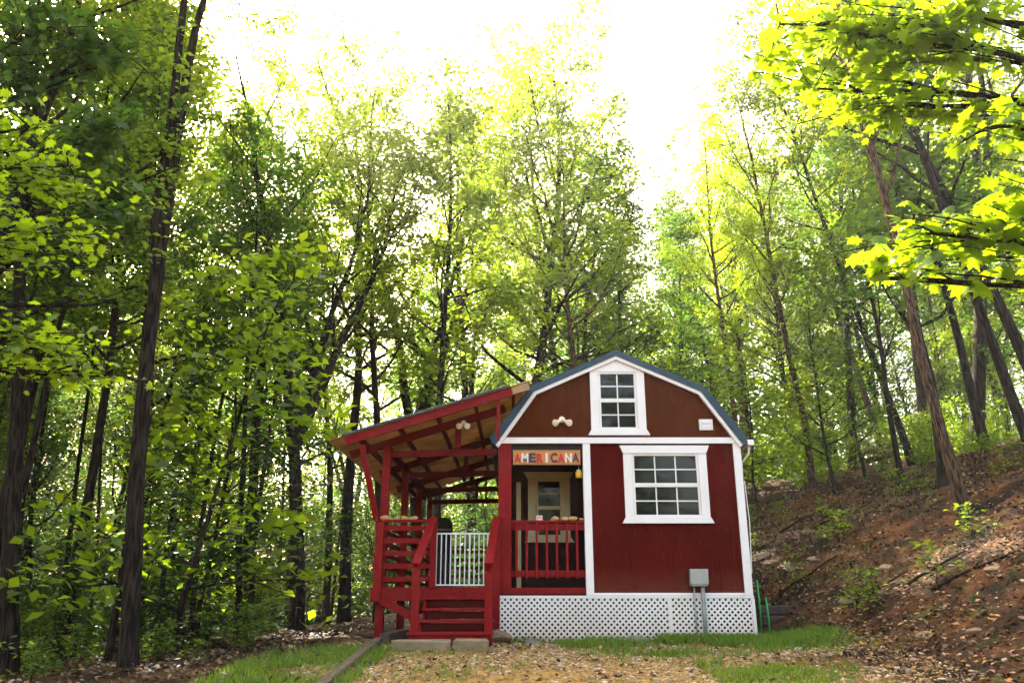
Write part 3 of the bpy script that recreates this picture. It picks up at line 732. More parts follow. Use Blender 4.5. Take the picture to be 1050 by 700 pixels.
for i, (px, s, lb) in enumerate(((553, .036, "first from the left"), (568, .055, "largest, second from the left"), (579, .05, "third from the left"), (588, .055, "fourth from the left"), (596, .035, "smallest, nearest the white post"))):
    if i == 0: continue
    x = fx(px, 531, YF+.05); rock('stone', i, (x, YF+0.03, zr+s*0.36), s*1.3, M['fieldstone'], "tan stone on the porch railing, " + lb.replace('second', 'first').replace('third', 'second').replace('fourth', 'third'), 'stone', 'stones on the porch railing', i)
x = fx(553, 531, YF+.05)
nb = thing('note_block', (x, YF+0.05, zr), "small pale block standing on the porch railing left of the stones", "block")
sub(MB().box(x-0.045, x+0.045, YF+0.03, YF+0.07, zr+0.001, zr+0.07), 'face', M['pink'], nb, bevel=0.004)
sub(MB().box(x-0.03, x+0.03, YF+0.027, YF+0.0299, zr+0.035, zr+0.045), 'stripe', M['l_red'], nb, bevel=0)
for i, (px, s, lb) in enumerate(((396, .055, "tall tan stone at the left end of the deck railing"), (407, .045, "flat tan stone second from left on the deck railing"), (415, .05, "tan stone third from left on the deck railing"), (424, .055, "tan stone at the right end of the row on the deck railing"))):
    x = fx(px, 532, YF); rock('stone', i+1, (x, YF-0.02, zr2+0.0175+s*0.36), s*1.35, M['fieldstone'], lb, 'stone', 'stones on the deck railing', i*2)
# black covered cabinet on the deck
bx0, bx1 = fx(444, 560, 15.5), fx(462, 560, 15.5)
gr = thing('covered_grill', ((bx0+bx1)/2, 15.5, FLOOR), "tall black covered box standing on the deck behind the white gate", "covered grill")
zt = at(450, 531, 15.5).z
sub(MB().prism([(bx0+0.02, FLOOR), (bx1-0.02, FLOOR), (bx1, zt-0.1), (bx1-0.03, zt), (bx0+0.03, zt), (bx0, zt-0.1)], 15.4, 16.0), 'cover', M['black'], gr, bevel=0.02)
sub(MB().tube([(bx0-0.03, 15.38, zt-0.22), (bx1+0.02, 15.38, zt-0.22)], 0.012, 8), 'handle', M['grey_box'], gr, bevel=0)

# ------------------------------------------------------------------ steps, timbers, boulders by the cabin
def slab(px0, px1, y0, y1, z1, label, seed):
    xa = fx(px0, 665, y0); xb = fx(px1, 665, y0); rg = random.Random(seed); zz = gz((xa+xb)/2, y0)
    pts = [(xa, y0+.03), (xa+0.1, y0-0.01), ((xa+xb)/2, y0+rg.uniform(-.02, .02)), (xb-0.05, y0), (xb, y0+.05), (xb-0.02, y1), (xa+0.03, y1-0.02)]
    n = len(pts); v = [(x, y, zz-0.06) for x, y in pts]+[(x+rg.uniform(-.01, .01), y, z1+rg.uniform(-.008, .008)) for x, y in pts]
    f = [tuple(range(n-1, -1, -1)), tuple(range(n, 2*n))]+[(i, (i+1) % n, (i+1) % n+n, i+n) for i in range(n)]
    o = MB().add(v, f).build('step_stone', M['slab'], None, bevel=0.012, origin=((xa+xb)/2, y0, zz))
    tag(o, label, 'step stone')
slab(400, 462, 10.15, 10.52, 0.085, "flat grey stone slab at the left foot of the red stairs", 1)
slab(463, 501, 10.12, 10.50, 0.095, "flat grey stone slab at the right foot of the red stairs", 2)
pb = at(510, 652, 11.3); rock('boulder', 2, (pb.x, 11.45, 0.06), 0.19, M['rock'], "brown boulder beside the stairs against the left end of the lattice", 'boulder')
pb = at(545, 657, 11.4); rock('boulder', 4, (pb.x, 11.5, 0.0), 0.11, M['rock_grey'], "small grey rock in front of the lattice near the boulder", 'rock')
pb = at(653, 658, 11.4); rock('boulder', 1, (pb.x, 11.5, 0.0), 0.15, M['rock_grey'], "low flat rock in front of the middle of the lattice", 'rock')
def timber(name, a, b, w, h, m, label, cat='timber', group=None):
    a = Vector(a); b = Vector(b); c = (a+b)/2
    o = MB().beam(a, b, w, h).build(name, m, None, bevel=0.01, origin=tuple(c)); tag(o, label, cat, group); return o
xa = ground_px(316, 7.0); xb = ground_px(388, 10.9)
timber('edging_timber', (xa, 7.0, gz(xa, 7.0)+0.02), (xb, 10.9, gz(xb, 10.9)+0.05), 0.10, 0.09, M['old_timber'], "long weathered timber edging the grass left of the stairs")
xc = ground_px(412, 11.4)
timber('edging_timber', (xb+0.05, 11.05, gz(xb, 11)+0.06), (xc, 11.6, gz(xc, 11.6)+0.09), 0.14, 0.14, M['dark_timber'], "short dark timber beside the foot of the stairs")
ta = at(779, 636, 12.9); tb = at(829, 637, 12.9)
timber('edging_timber', (ta.x, 12.9, gz(ta.x, 12.9)+0.22), (tb.x, 12.9, gz(ta.x, 12.9)+0.22), 0.15, 0.13, M['dark_timber'], "upper dark timber stacked beside the right corner of the cabin")
timber('edging_timber', (ta.x, 12.8, gz(ta.x, 12.9)+0.075), (tb.x+0.3, 12.75, gz(ta.x, 12.9)+0.075), 0.15, 0.13, M['dark_timber'], "lower dark timber under the other beside the right corner")
for (px, ptop, pb2, lb) in ((776, 594, 652, "straight green garden stake leaning at the right corner of the cabin"), (785, 612, 655, "shorter green garden stake standing right of the taller one")):
    a = at(px, ptop, 11.9); b = at(px+5, pb2, 11.9)
    o = MB().tube([(b.x, 11.9, 0.0), ((a.x+b.x)/2+0.01, 11.9, (a.z)/2), (a.x, 11.9, a.z)], 0.013, 8).build('garden_stake', M['green_stake'], None, bevel=0, smooth=True, origin=(b.x, 11.9, 0.0))
    tag(o, lb, 'garden stake')
    t_ = MB().box(a.x-0.004, a.x+0.06, 11.895, 11.905, a.z-0.1, a.z-0.085).build('clip', M['green_stake'], None, bevel=0, origin=(b.x, 11.9, 0.0)); t_.parent = o; t_.location = (0, 0, 0)

# ------------------------------------------------------------------ trees
def tubes(polys, sides):
    V = []; F = []; k = 0
    for (P, Rr), n in zip(polys, sides):
        P = np.asarray(P); m = len(P)
        D = np.gradient(P, axis=0); D /= np.linalg.norm(D, axis=1)[:, None]+1e-9
        ref = np.array([0.31, 0.87, 0.37]) if abs(D[0][2]) > 0.7 else np.array([0.1, 0.2, 0.97])
        A = np.cross(D, ref); A /= np.linalg.norm(A, axis=1)[:, None]+1e-9; B = np.cross(D, A)
        t = np.arange(n)*2*np.pi/n
        ring = P[:, None] + (A[:, None]*np.cos(t)[None, :, None]+B[:, None]*np.sin(t)[None, :, None])*np.asarray(Rr)[:, None, None]
        V.append(ring.reshape(-1, 3))
        i = (np.arange(m-1)[:, None]*n + np.arange(n)[None]).ravel(); j = (np.arange(m-1)[:, None]*n + (np.arange(n)[None]+1) % n).ravel()
        F.append(np.stack([i, j, j+n, i+n], -1)+k); k += m*n
    return np.concatenate(V), np.concatenate(F)
def leaves(rng, pts, size, droop=0.0, tilt=0.55):
    "one folded rhombic leaf (two triangles as quad) per point"
    n = len(pts); s = size*rng.uniform(0.6, 1.25, n)
    az = rng.uniform(0, 2*np.pi, n)
    d = np.stack([np.cos(az), np.sin(az), rng.normal(-droop, 0.45, n)], -1); d /= np.linalg.norm(d, axis=1)[:, None]
    up = np.stack([rng.normal(0, tilt, n), rng.normal(0, tilt, n), np.ones(n)], -1)
    sd = np.cross(d, up); sd /= np.linalg.norm(sd, axis=1)[:, None]
    nn = np.cross(sd, d)
    s = s[:, None]; w = s*rng.uniform(0.26, 0.36, n)[:, None]
    v = np.stack([pts, pts+d*s*0.45+sd*w+nn*s*0.08, pts+d*s-nn*s*0.06, pts+d*s*0.5-sd*w+nn*s*0.08], 1).reshape(-1, 3)
    f = np.arange(n*4).reshape(-1, 4)
    return v, f
def bend(rng, a, d, L, n, up=0.0, wob=0.12):
    P = [np.array(a, float)]; d = np.array(d, float); d /= np.linalg.norm(d)
    for i in range(n):
        d = d + rng.normal(0, wob, 3) + np.array([0, 0, up]); d /= np.linalg.norm(d); P.append(P[-1]+d*L/n)
    return np.array(P)
def grow(seed, H=15.0, base=0.35, spread=3.0, r0=0.17, nb=20, nsec=6, ntw=4, nl=32, leaf=0.12, forks=1, fb=0.18, fa=None, tlr=(0.18, 0.38), up=0.06, wob=0.03, shape='round', elev=(20, 55), cl=1.0):
    rng = np.random.default_rng(seed); polys = []; sides = []; LP = []
    stems = []
    if forks == 1:
        n = max(4, int(H/0.8)); P = bend(rng, (0, 0, -min(0.3, H*.1)), (0, 0, 1), H, n, 0.05, wob)
        t = np.linspace(0, 1, n+1); rr = r0*(1-t*0.93)**0.85; rr[0] *= 1.35; rr[1] *= 1.08
        polys.append((P, rr)); sides.append(10); stems.append((P, rr, base))
    else:
        hf = H*base*0.75; n = max(3, int(hf/0.7)); P = bend(rng, (0, 0, -0.3), (0, 0, 1), hf, n, 0.05, wob)
        rr = r0*(1-0.2*np.linspace(0, 1, n+1)); rr[0] *= 1.35; base = 0.36; stems = []; polys.append((P, rr)); sides.append(12)
        a0 = rng.uniform(0, 6.28) if fa is None else fa
        for k in range(forks):
            a = a0 + k*2*np.pi/forks + rng.normal(0, .3); tl = rng.uniform(*tlr)
            d = (math.cos(a)*tl, math.sin(a)*tl, 1); L = (H-hf)*rng.uniform(0.85, 1.02); n = int(L/0.7)
            Q = bend(rng, P[-1]-np.array([0, 0, .1]), d, L, n, 0.035, wob*2.2); q = r0*0.78*(1-np.linspace(0, 1, n+1)*0.94)**0.9
            polys.append((Q, q)); sides.append(9); stems.append((Q, q, fb))
    for P, rr, b0 in stems:
        m = max(5, nb//len(stems))
        for k in range(m):
            t = b0 + (1-b0)*((k+rng.uniform(0.1, 0.9))/m); t = min(t, 0.985)
            i = t*(len(P)-1); i0 = int(i); f = i-i0; p = P[i0]*(1-f)+P[min(i0+1, len(P)-1)]*f; r = rr[i0]
            tt = (t-b0)/(1-b0)
            if shape == 'round': L = spread*(0.62+0.6*math.sin(math.pi*min(1, 0.15+tt*0.75)))*rng.uniform(0.65, 1.1)
            elif shape == 'cone': L = spread*(1.05-0.75*tt)*rng.uniform(0.7, 1.1)
            else: L = spread*(0.5+0.7*tt)*rng.uniform(0.7, 1.1)
            L *= 1 - 0.2*tt
            a = k*2.4+rng.normal(0, 0.5); e = R(rng.uniform(*elev))+tt*0.45
            d = np.array([math.cos(a)*math.cos(e), math.sin(a)*math.cos(e), math.sin(e)])
            nseg = max(4, int(L/0.45)); Q = bend(rng, p, d, L, nseg, up, 0.13)
            rb = min(r*0.55, 0.014*L+0.012); q = rb*(1-np.linspace(0, 1, nseg+1)*0.85)
            polys.append((Q, q)); sides.append(6)
            ns = max(3, int(nsec*L/spread))
            for s_ in range(ns):
                ts = 0.25+0.75*(s_+rng.uniform(0, 1))/ns; j = min(int(ts*nseg), nseg-1); pp = Q[j]*(1-(ts*nseg-j))+Q[j+1]*(ts*nseg-j) if j+1 <= nseg else Q[-1]
                dd = Q[min(j+1, nseg)]-Q[j]; dd /= np.linalg.norm(dd)
                sd = np.cross(dd, [0, 0, 1.0]); sd /= np.linalg.norm(sd)+1e-6
                d2 = dd*0.7 + sd*(1 if s_ % 2 else -1)*rng.uniform(0.5, 1.1) + rng.normal(0, 0.25, 3)
                L2 = L*rng.uniform(0.22, 0.42)*(1.15-ts*0.4)+0.15*cl
                Q2 = bend(rng, pp, d2, L2, 4, 0.02, 0.18)
                polys.append((Q2, 0.011*(1-np.linspace(0, 1, 5)*0.75)*(0.5+L2*0.5))); sides.append(4)
                for w_ in range(ntw):
                    jj = rng.integers(1, 5); cc = Q2[jj] + cl*rng.normal(0, 0.13, 3)*np.array([1, 1, .6])
                    c = nl if rng.random() > 0.3 else 0
                    LP.append(cc + rng.normal(0, 1, (c, 3))*cl*np.array([0.19, 0.19, 0.10])*(0.6+0.7*rng.random()))
    LP = np.concatenate(LP) if LP else np.zeros((0, 3))
    tv, tf = tubes(polys, sides); lv, lf = leaves(rng, LP, leaf)
    return np_mesh('trunk', tv, tf, True), np_mesh('crown', lv, lf), H
KINDS = {}
def kind(name, bark, leafm, **k):
    tr, cr, H = grow(**k); tr.materials.append(bark); cr.materials.append(leafm); KINDS[name] = (tr, cr, H)
kind('tallA', M['bark'], M['leaf'], seed=11, H=16, base=0.36, spread=3.3, nb=30, r0=0.15)
kind('tallB', M['bark'], M['leaf_dark'], seed=12, H=16, base=0.30, spread=3.1, nb=34, r0=0.14, shape='cone')
kind('tallC', M['bark'], M['leaf'], seed=13, H=16, base=0.42, spread=3.4, nb=33, r0=0.17, forks=3)
kind('tallD', M['bark_pale'], M['leaf_yellow'], seed=14, H=16, base=0.38, spread=3.2, nb=28, r0=0.14)
kind('forkE', M['bark'], M['leaf'], seed=15, H=14, base=0.42, spread=2.1, nb=30, r0=0.135, forks=2, fb=0.5, fa=0.1, tlr=(0.07, 0.13))
kind('thinF', M['bark'], M['leaf'], seed=16, H=12, base=0.35, spread=1.9, nb=20, nsec=5, r0=0.09)
kind('thinG', M['bark'], M['leaf_dark'], seed=17, H=12, base=0.25, spread=2.0, nb=24, nsec=5, r0=0.085, shape='cone')
kind('pole', M['bark'], M['leaf_dark'], seed=18, H=12, base=0.5, spread=1.7, nb=18, nsec=5, r0=0.07)
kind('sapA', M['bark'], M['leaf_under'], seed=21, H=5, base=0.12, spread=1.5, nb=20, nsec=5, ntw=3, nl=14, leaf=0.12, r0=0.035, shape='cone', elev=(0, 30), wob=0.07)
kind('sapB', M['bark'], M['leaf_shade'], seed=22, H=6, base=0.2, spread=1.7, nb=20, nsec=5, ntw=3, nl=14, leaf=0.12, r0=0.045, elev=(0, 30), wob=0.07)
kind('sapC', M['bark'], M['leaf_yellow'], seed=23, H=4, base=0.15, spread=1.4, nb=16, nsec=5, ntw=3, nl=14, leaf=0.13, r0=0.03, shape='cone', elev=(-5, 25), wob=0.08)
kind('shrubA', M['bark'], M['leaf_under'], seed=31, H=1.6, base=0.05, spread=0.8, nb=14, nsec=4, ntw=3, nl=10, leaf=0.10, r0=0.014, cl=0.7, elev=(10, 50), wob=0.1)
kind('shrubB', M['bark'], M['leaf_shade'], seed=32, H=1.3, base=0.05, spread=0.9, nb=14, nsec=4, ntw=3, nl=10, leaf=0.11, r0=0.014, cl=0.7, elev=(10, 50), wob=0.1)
kind('weed', M['bark'], M['leaf_under'], seed=33, H=0.5, base=0.05, spread=0.35, nb=7, nsec=3, ntw=2, nl=5, leaf=0.075, r0=0.006, cl=0.3, elev=(10, 50), wob=0.1)

SKY = [(0, -60), (225, -60), (232, 62), (262, 70), (300, 78), (345, 68), (400, 78), (445, 78), (480, 62), (520, 42), (560, 62), (600, 86), (630, 110), (640, 170), (655, 225), (672, 215), (688, 165), (715, 125), (742, 100), (748, 40), (762, -60), (1050, -60)]
def skyline(px): return float(np.interp(px, [a for a, b in SKY], [b for a, b in SKY]))
def plant(kd, x, y, H, label, cat='tree', group=None, rot=0.0, lean=(0, 0), fat=1.0, name='forest_tree', parts=('trunk', 'crown')):
    tr, cr, H0 = KINDS[kd]; s = H/H0; z = gz(x, y)
    e = empty(name, (x, y, z), label, cat, group); ROOTS[e.name] = Vector((x, y, z))
    e.rotation_euler = (lean[1], lean[0], 0)
    for nm, me in zip(parts, (tr, cr)):
        o = bpy.data.objects.new(nm, me); C.objects.link(o); o.parent = e; o.rotation_euler = (0, 0, rot); o.scale = (s*fat, s*fat, s)
    return e
def clampH(x, y, H, cr, ln=0.0):
    "keep trees under the skyline the photograph shows"
    if y < 2: return H
    z0 = gz(x, y)
    for _ in range(60):
        ok = True
        for fx_, fz_ in ((-0.75, 0.80), (-0.4, 0.92), (0, 1.0), (0.4, 0.92), (0.75, 0.80), (-1, 0.65), (1, 0.65)):
            px, py = proj((x+math.sin(ln)*H*fz_+fx_*cr, y, z0+H*fz_*math.cos(ln)))
            if 233 < px < 750 and py < skyline(px): ok = False
        if ok: return H
        H *= 0.965
    return H
def hero(kd, pxb, Y, top, label, rot=0.0, fat=1.0, H=None, name='forest_tree', cat='tree', group=None):
    "tree whose trunk meets the ground in column pxb at distance Y and leans so that it passes through the point seen at top"
    x = ground_px(pxb, Y); z = gz(x, Y); p = at(top[0], top[1], Y)
    ln = math.atan2(p.x-x, p.z-z)
    if Y > 14: H = clampH(x, Y, (H or 16)*1.08, 2.9, ln)
    return plant(kd, x, Y, H or 16, label, cat, group, rot, (ln, 0), fat, name)
G = "trees standing in the woods"
# left
hero('forkE', 132, 9.6, (164, 330), "dark forked tree with twin upright limbs, nearest trunk on the left", 0.0, 0.72, 15.5)
hero('tallB', 8, 11.0, (40, 290), "thick dark straight tree at the left edge of the picture", 2.0, 0.9, 15)
hero('thinF', 60, 13.5, (92, 520), "slim dark tree between the left edge tree and the forked tree", 1.0, 1.0, 13)
hero('tallC', 303, 17.5, (315, 330), "big spreading tree with wide limbs left of the lean-to roof", 2.6, 1.15, 17.2)
hero('tallA', 388, 21, (402, 310), "tall slim tree rising right behind the left end of the lean-to", 1.2, 0.85, 18.5)
hero('thinF', 445, 22, (462, 320), "leaning tree with a crooked limb behind the lean-to roof", 3.0, 1.2, 14)
hero('tallA', 536, 25, (530, 240), "tallest tree, rising over the left end of the gable", 4.1, 1.25, 19.5)
hero('tallB', 640, 25, (642, 300), "dark full crowned tree straight behind the roof peak", 0.3, 1.35, 13.5)
hero('thinG', 590, 27, (594, 300), "slender dark tree just left of the roof peak", 0.9, 1.3, 14.5)
hero('thinG', 690, 28, (688, 300), "slender dark tree just right of the roof peak", 2.9, 1.3, 14.0)
hero('tallA', 352, 24, (352, 300), "green tree filling the gap between the spreading tree and the lean-to roof peak", 5.2, 1.1, 17.5)
hero('tallC', 425, 26, (428, 300), "forked pale green tree rising behind the middle of the lean-to roof", 2.2, 1.05, 18.5)
hero('tallB', 488, 28, (486, 300), "dark green tree rising behind the high end of the lean-to roof", 1.2, 1.1, 18.8)
hero('tallA', 255, 22, (252, 300), "green tree standing right of the dark forked tree", 3.9, 1.0, 16.5)
hero('tallA', 585, 30, (580, 300), "green tree standing right of the tallest tree behind the gable", 0.8, 1.0, 19.0)
# right
hero('tallD', 758, 24, (750, 230), "pale barked slim tree rising over the right eave of the cabin", 0.5, 0.8, 17)
hero('tallD', 834, 20, (795, 275), "straight leaning tree at the crest right of the cabin", 1.7, 0.95, 17)
hero('tallB', 877, 25, (872, 380), "thick dark tree at the crest beside the broken stump", 2.7, 1.0, 16)
hero('tallD', 987, 12.6, (890, 105), "pale brown leaning tree in the middle of the right slope", 5.1, 0.72, 15)
hero('thinF', 936, 19, (905, 380), "thin leaning tree left of the pale brown tree", 2.1, 1.0, 12)
hero('thinG', 925, 17, (890, 330), "very thin dark tree leaning on the slope", 1.1, 0.8, 10)
hero('thinG', 968, 14.5, (962, 420), "dark thin tree just behind the pale brown tree", 4.4, 1.3, 11)
hero('thinF', 1012, 17, (985, 340), "thin tree upslope right of the pale brown tree", 0.1, 1.1, 12)
hero('tallB', 1062, 13.5, (1008, 310), "thick dark leaning tree, lower of the pair at the right edge", 1.9, 0.75, 15)
hero('tallA', 1092, 13.5, (1022, 290), "thick dark leaning tree, outer of the pair at the right edge", 0.7, 0.75, 16)
hero('tallC', 1000, 21, (975, 150), "tall dark branching tree high at the upper right", 0.2, 1.0, 17)

rng = random.Random(5)
def where(x, y):
    px = proj((x, y, gz(x, y)+1.5))[0]
    for lim, w in ((-30, "outside the left edge"), (55, "at the left edge"), (130, "left of the dark forked tree"), (210, "just right of the dark forked tree"), (285, "left of the big spreading tree"), (350, "right of the big spreading tree"),
                   (430, "behind the low end of the lean-to"), (510, "behind the high end of the lean-to"), (590, "behind the left of the gable"), (680, "behind the loft window"), (775, "behind the right eave"),
                   (850, "just right of the cabin"), (920, "around the broken stump"), (990, "left of the pale leaning tree"), (1075, "near the right edge"), (9999, "outside the right edge")):
        if px < lim: return w
def depth(y): return "near" if y < 15 else ("middle distance" if y < 26 else ("distant" if y < 40 else "farthest"))
placed = [(o.location.x, o.location.y, 2.0) for o in C.objects if o.name.startswith('forest_tree')]
def free(x, y, d):
    if -4.2 < x < 5.2 and y < 21.5: return False
    return all((x-a)**2+(y-b)**2 > (d)**2 for a, b, c in placed)
# canopy trees
n = 0; tries = 0
while n < 150 and tries < 9000:
    tries += 1
    y = rng.uniform(8, 58); half = 0.68*y+6; x = rng.uniform(-half, half)
    if x > 0 and y < 16: continue
    if x < 0 and y < 13 and x > -6.5: continue
    if n > 132: x = rng.uniform(-34, -6); y = rng.uniform(11, 34)  # extra trees on the left, added to shade the forest floor
    if x > -9 and x < 14 and rng.random() < 0.25 and y < 24: continue
    if not free(x, y, 2.3): continue
    kd = rng.choice(['tallA', 'tallB', 'tallC', 'tallD', 'thinF', 'thinG', 'tallA', 'thinF'] if x < 2 else ['tallA', 'tallD', 'tallD', 'thinG', 'thinF', 'tallC', 'tallB'])
    H = rng.uniform(14, 19) if kd[0:4] == 'tall' else rng.uniform(9, 14)
    H2 = clampH(x, y, H, 3.3)
    if H2 < 6: continue
    placed.append((x, y, 2.0)); n += 1
    zone = "woods left of the cabin" if x < -3 else ("woods straight behind the cabin" if x < 5 else "wooded slope right of the cabin")
    sz = "broad crowned" if kd[0:4] == 'tall' else "slender"
    col = {'tallA': 'green', 'tallB': 'dark green', 'tallC': 'green forked', 'tallD': 'yellow green', 'thinF': 'green', 'thinG': 'dark green'}[kd]
    plant(kd, x, y, H2, f"{depth(y)} {sz} {col} tree {where(x, y)}", 'tree', 'trees in the ' + zone, rng.uniform(0, 6.28), (rng.gauss(0, 0.035)-(0.05 if x > 5 else 0), rng.gauss(0, 0.03)), max(0.9, min(1.2, H/H2)))
# slim bare poles standing in the shade on the left
n = 0; tries = 0
while n < 20 and tries < 4000:
    tries += 1
    y = rng.uniform(12, 27); x = rng.uniform(-0.62*y-1, -4.4)
    if not free(x, y, 1.3): continue
    placed.append((x, y, 1)); n += 1; H = clampH(x, y, rng.uniform(9, 13), 2.0)
    ln = rng.gauss(0, 0.05)
    plant('pole', x, y, H, f"{depth(y)} slim bare {'left leaning ' if ln < -.03 else ('right leaning ' if ln > .03 else '')}tree {where(x, y)}", 'tree', 'slim trees in the shade', rng.uniform(0, 6.28), (ln, rng.gauss(0, 0.04)), rng.uniform(0.8, 1.2))
# understory saplings
n = 0; tries = 0
while n < 112 and tries < 9000:
    tries += 1
    y = rng.uniform(11.5, 42); half = 0.66*y+3; x = rng.uniform(-half, half*0.9)
    if x > 0 and y < 17.5: continue
    if x < 0 and y < 11 and x > -5.5: continue
    if x > 0 and rng.random() < 0.45: continue
    if not free(x, y, 1.1): continue
    kd = rng.choice(['sapB', 'sapA', 'sapA', 'sapB', 'sapB', 'sapC']) if x < 0 else rng.choice(['sapA', 'sapB', 'sapC', 'sapA', 'sapB'])
    H = rng.uniform(3.5, 7)
    placed.append((x, y, 1.0)); n += 1
    zone = "woods left of the cabin" if x < -3 else ("woods straight behind the cabin" if x < 5 else "wooded slope right of the cabin")
    col = {'sapA': 'green', 'sapB': 'dark green', 'sapC': 'yellow green'}[kd]
    plant(kd, x, y, H, f"{depth(y)} {'tall' if H > 4.7 else 'low'} {col} sapling {where(x, y)}", 'sapling', 'saplings in the ' + zone, rng.uniform(0, 6.28), (rng.gauss(0, 0.06), rng.gauss(0, 0.06)), 1.0, 'sapling')
# shrubs
n = 0; tries = 0
while n < 38 and tries < 9000:
    tries += 1
    y = rng.uniform(10.5, 26); half = 0.64*y+1; x = rng.uniform(-half, half)
    if x > 0 and (y < 16 or x < 8 and y < 18): continue
    if x > 0 and rng.random() < 0.5: continue
    if x < 0 and y < 10.6 and x > -3.4: continue
    if -3.0 < x < 5.0 and y < 21: continue
    if not free(x, y, 0.7): continue
    kd = 'shrubB' if x < 0 and rng.random() < 0.8 else 'shrubA'; H = rng.uniform(0.7, 1.6)
    placed.append((x, y, .5)); n += 1
    zone = "woodland floor left of the cabin" if x < 0 else "slope right of the cabin"
    plant(kd, x, y, H, f"{depth(y)} {'tall' if H > 1.4 else 'low'} {'green' if kd == 'shrubA' else 'dark green'} shrub {where(x, y)}", 'shrub', 'shrubs on the ' + zone, rng.uniform(0, 6.28), (0, 0), 1.0, 'shrub', ('stem', 'foliage'))
# small weeds on the slope
n = 0
while n < 85:
    y = rng.uniform(10, 21); x = rng.uniform(4.0, 12)
    if x < 4.2 and y > 11: continue
    if n % 4 == 0: y = rng.uniform(8.5, 13); x = rng.uniform(-6, -3.2)
    n += 1
    zone = "slope right of the cabin" if x > 0 else "ground left of the stairs"
    plant('weed', x, y, rng.uniform(0.2, 0.48), f"{'upslope' if y > 15 else 'lower'} {'tall' if n % 3 else 'tiny'} weed {where(x, y)}", 'weed', 'weeds on the ' + zone, rng.uniform(0, 6.28), (0, 0), rng.uniform(1, 1.5), 'weed', ('stem', 'foliage'))
# trees behind the photographer, seen in the window panes
for i in range(26):
    a = R(-170 + i*6.2 + rng.uniform(-3, 3)); d = rng.uniform(17, 26)
    x, y = d*math.cos(a), d*math.sin(a)
    kd = ['tallA', 'tallD', 'tallC', 'tallB'][i % 4]
    plant(kd, x, y, rng.uniform(10, 12.5), "tree of the wood behind the photographer", 'tree', 'trees behind the photographer', rng.uniform(0, 6), (0, 0), 1.1)

for i in range(30):
    a = R(-160 + i*4.8 + rng.uniform(-2, 2)); d = rng.uniform(15, 22)
    x, y = d*math.cos(a), d*math.sin(a)
    plant(['sapA', 'sapC', 'sapB'][i % 3], x, y, rng.uniform(4.5, 6.5), "sapling of the wood behind the photographer", 'sapling', 'saplings behind the photographer', rng.uniform(0, 6))
# sunlit growth along the crest
for i in range(26):
    px = rng.uniform(772, 1040); Y = rng.uniform(21, 29); x = ground_px(px, Y)
    plant(['sapC', 'shrubA'][i % 2], x, Y, rng.uniform(0.9, 1.9), f"{'leafy' if i % 2 else 'yellow green'} {depth(Y)} crest bush {where(x, Y)}", 'bush', 'bushes along the crest', rng.uniform(0, 6), name='crest_bush', parts=('stem', 'foliage'))

# broken stump
sxp = ground_px(857, 24.5); sz_ = gz(sxp, 24.5)
stp = thing('tree_stump', (sxp, 24.5, sz_), "broken dark tree stump with jagged top at the crest", "tree stump")
sub(MB().tube([(sxp, 24.5, sz_-0.2), (sxp, 24.5, sz_+0.2), (sxp-0.03, 24.5, sz_+1.0), (sxp, 24.5, sz_+1.55)], [0.24, 0.18, 0.16, 0.13], 10), 'trunk', M['bark'], stp, bevel=0, smooth=True)
for k in range(4):
    a = k*1.6; sub(MB().tube([(sxp+0.07*math.cos(a), 24.5+0.07*math.sin(a), sz_+1.5), (sxp+0.09*math.cos(a), 24.5+0.08*math.sin(a), sz_+1.7+0.12*(k % 3))], [0.05, 0.01], 5), 'splinter', M['bark_pale'], stp, bevel=0)
# fallen log pile near crest
lx = ground_px(900, 23); lz = gz(lx, 23)
for i, (dx, dz, ln, an, lb) in enumerate(((0, 0.12, 1.6, 0.25, "lowest fallen log lying on the crest of the slope"), (0.2, 0.3, 1.1, -0.5, "short fallen branch crossing the logs on the crest"), (-0.3, 0.35, 0.8, 1.0, "broken limb sticking up from the fallen logs on the crest"))):
    a = Vector((lx+dx-ln/2*math.cos(an), 23-0.1*i, lz+dz+0.08-ln/2*math.sin(an)*0.5)); b = Vector((lx+dx+ln/2*math.cos(an), 23+0.1*i, lz+dz+0.2+ln/2*math.sin(an)*0.5))
    o = MB().tube([a, (a+b)/2+Vector((0, 0, .03)), b], [0.1-.02*i, 0.085-.02*i, 0.05], 8).build('fallen_log', M['bark_pale'], None, bevel=0, smooth=True, origin=tuple(a)); tag(o, lb, 'log')

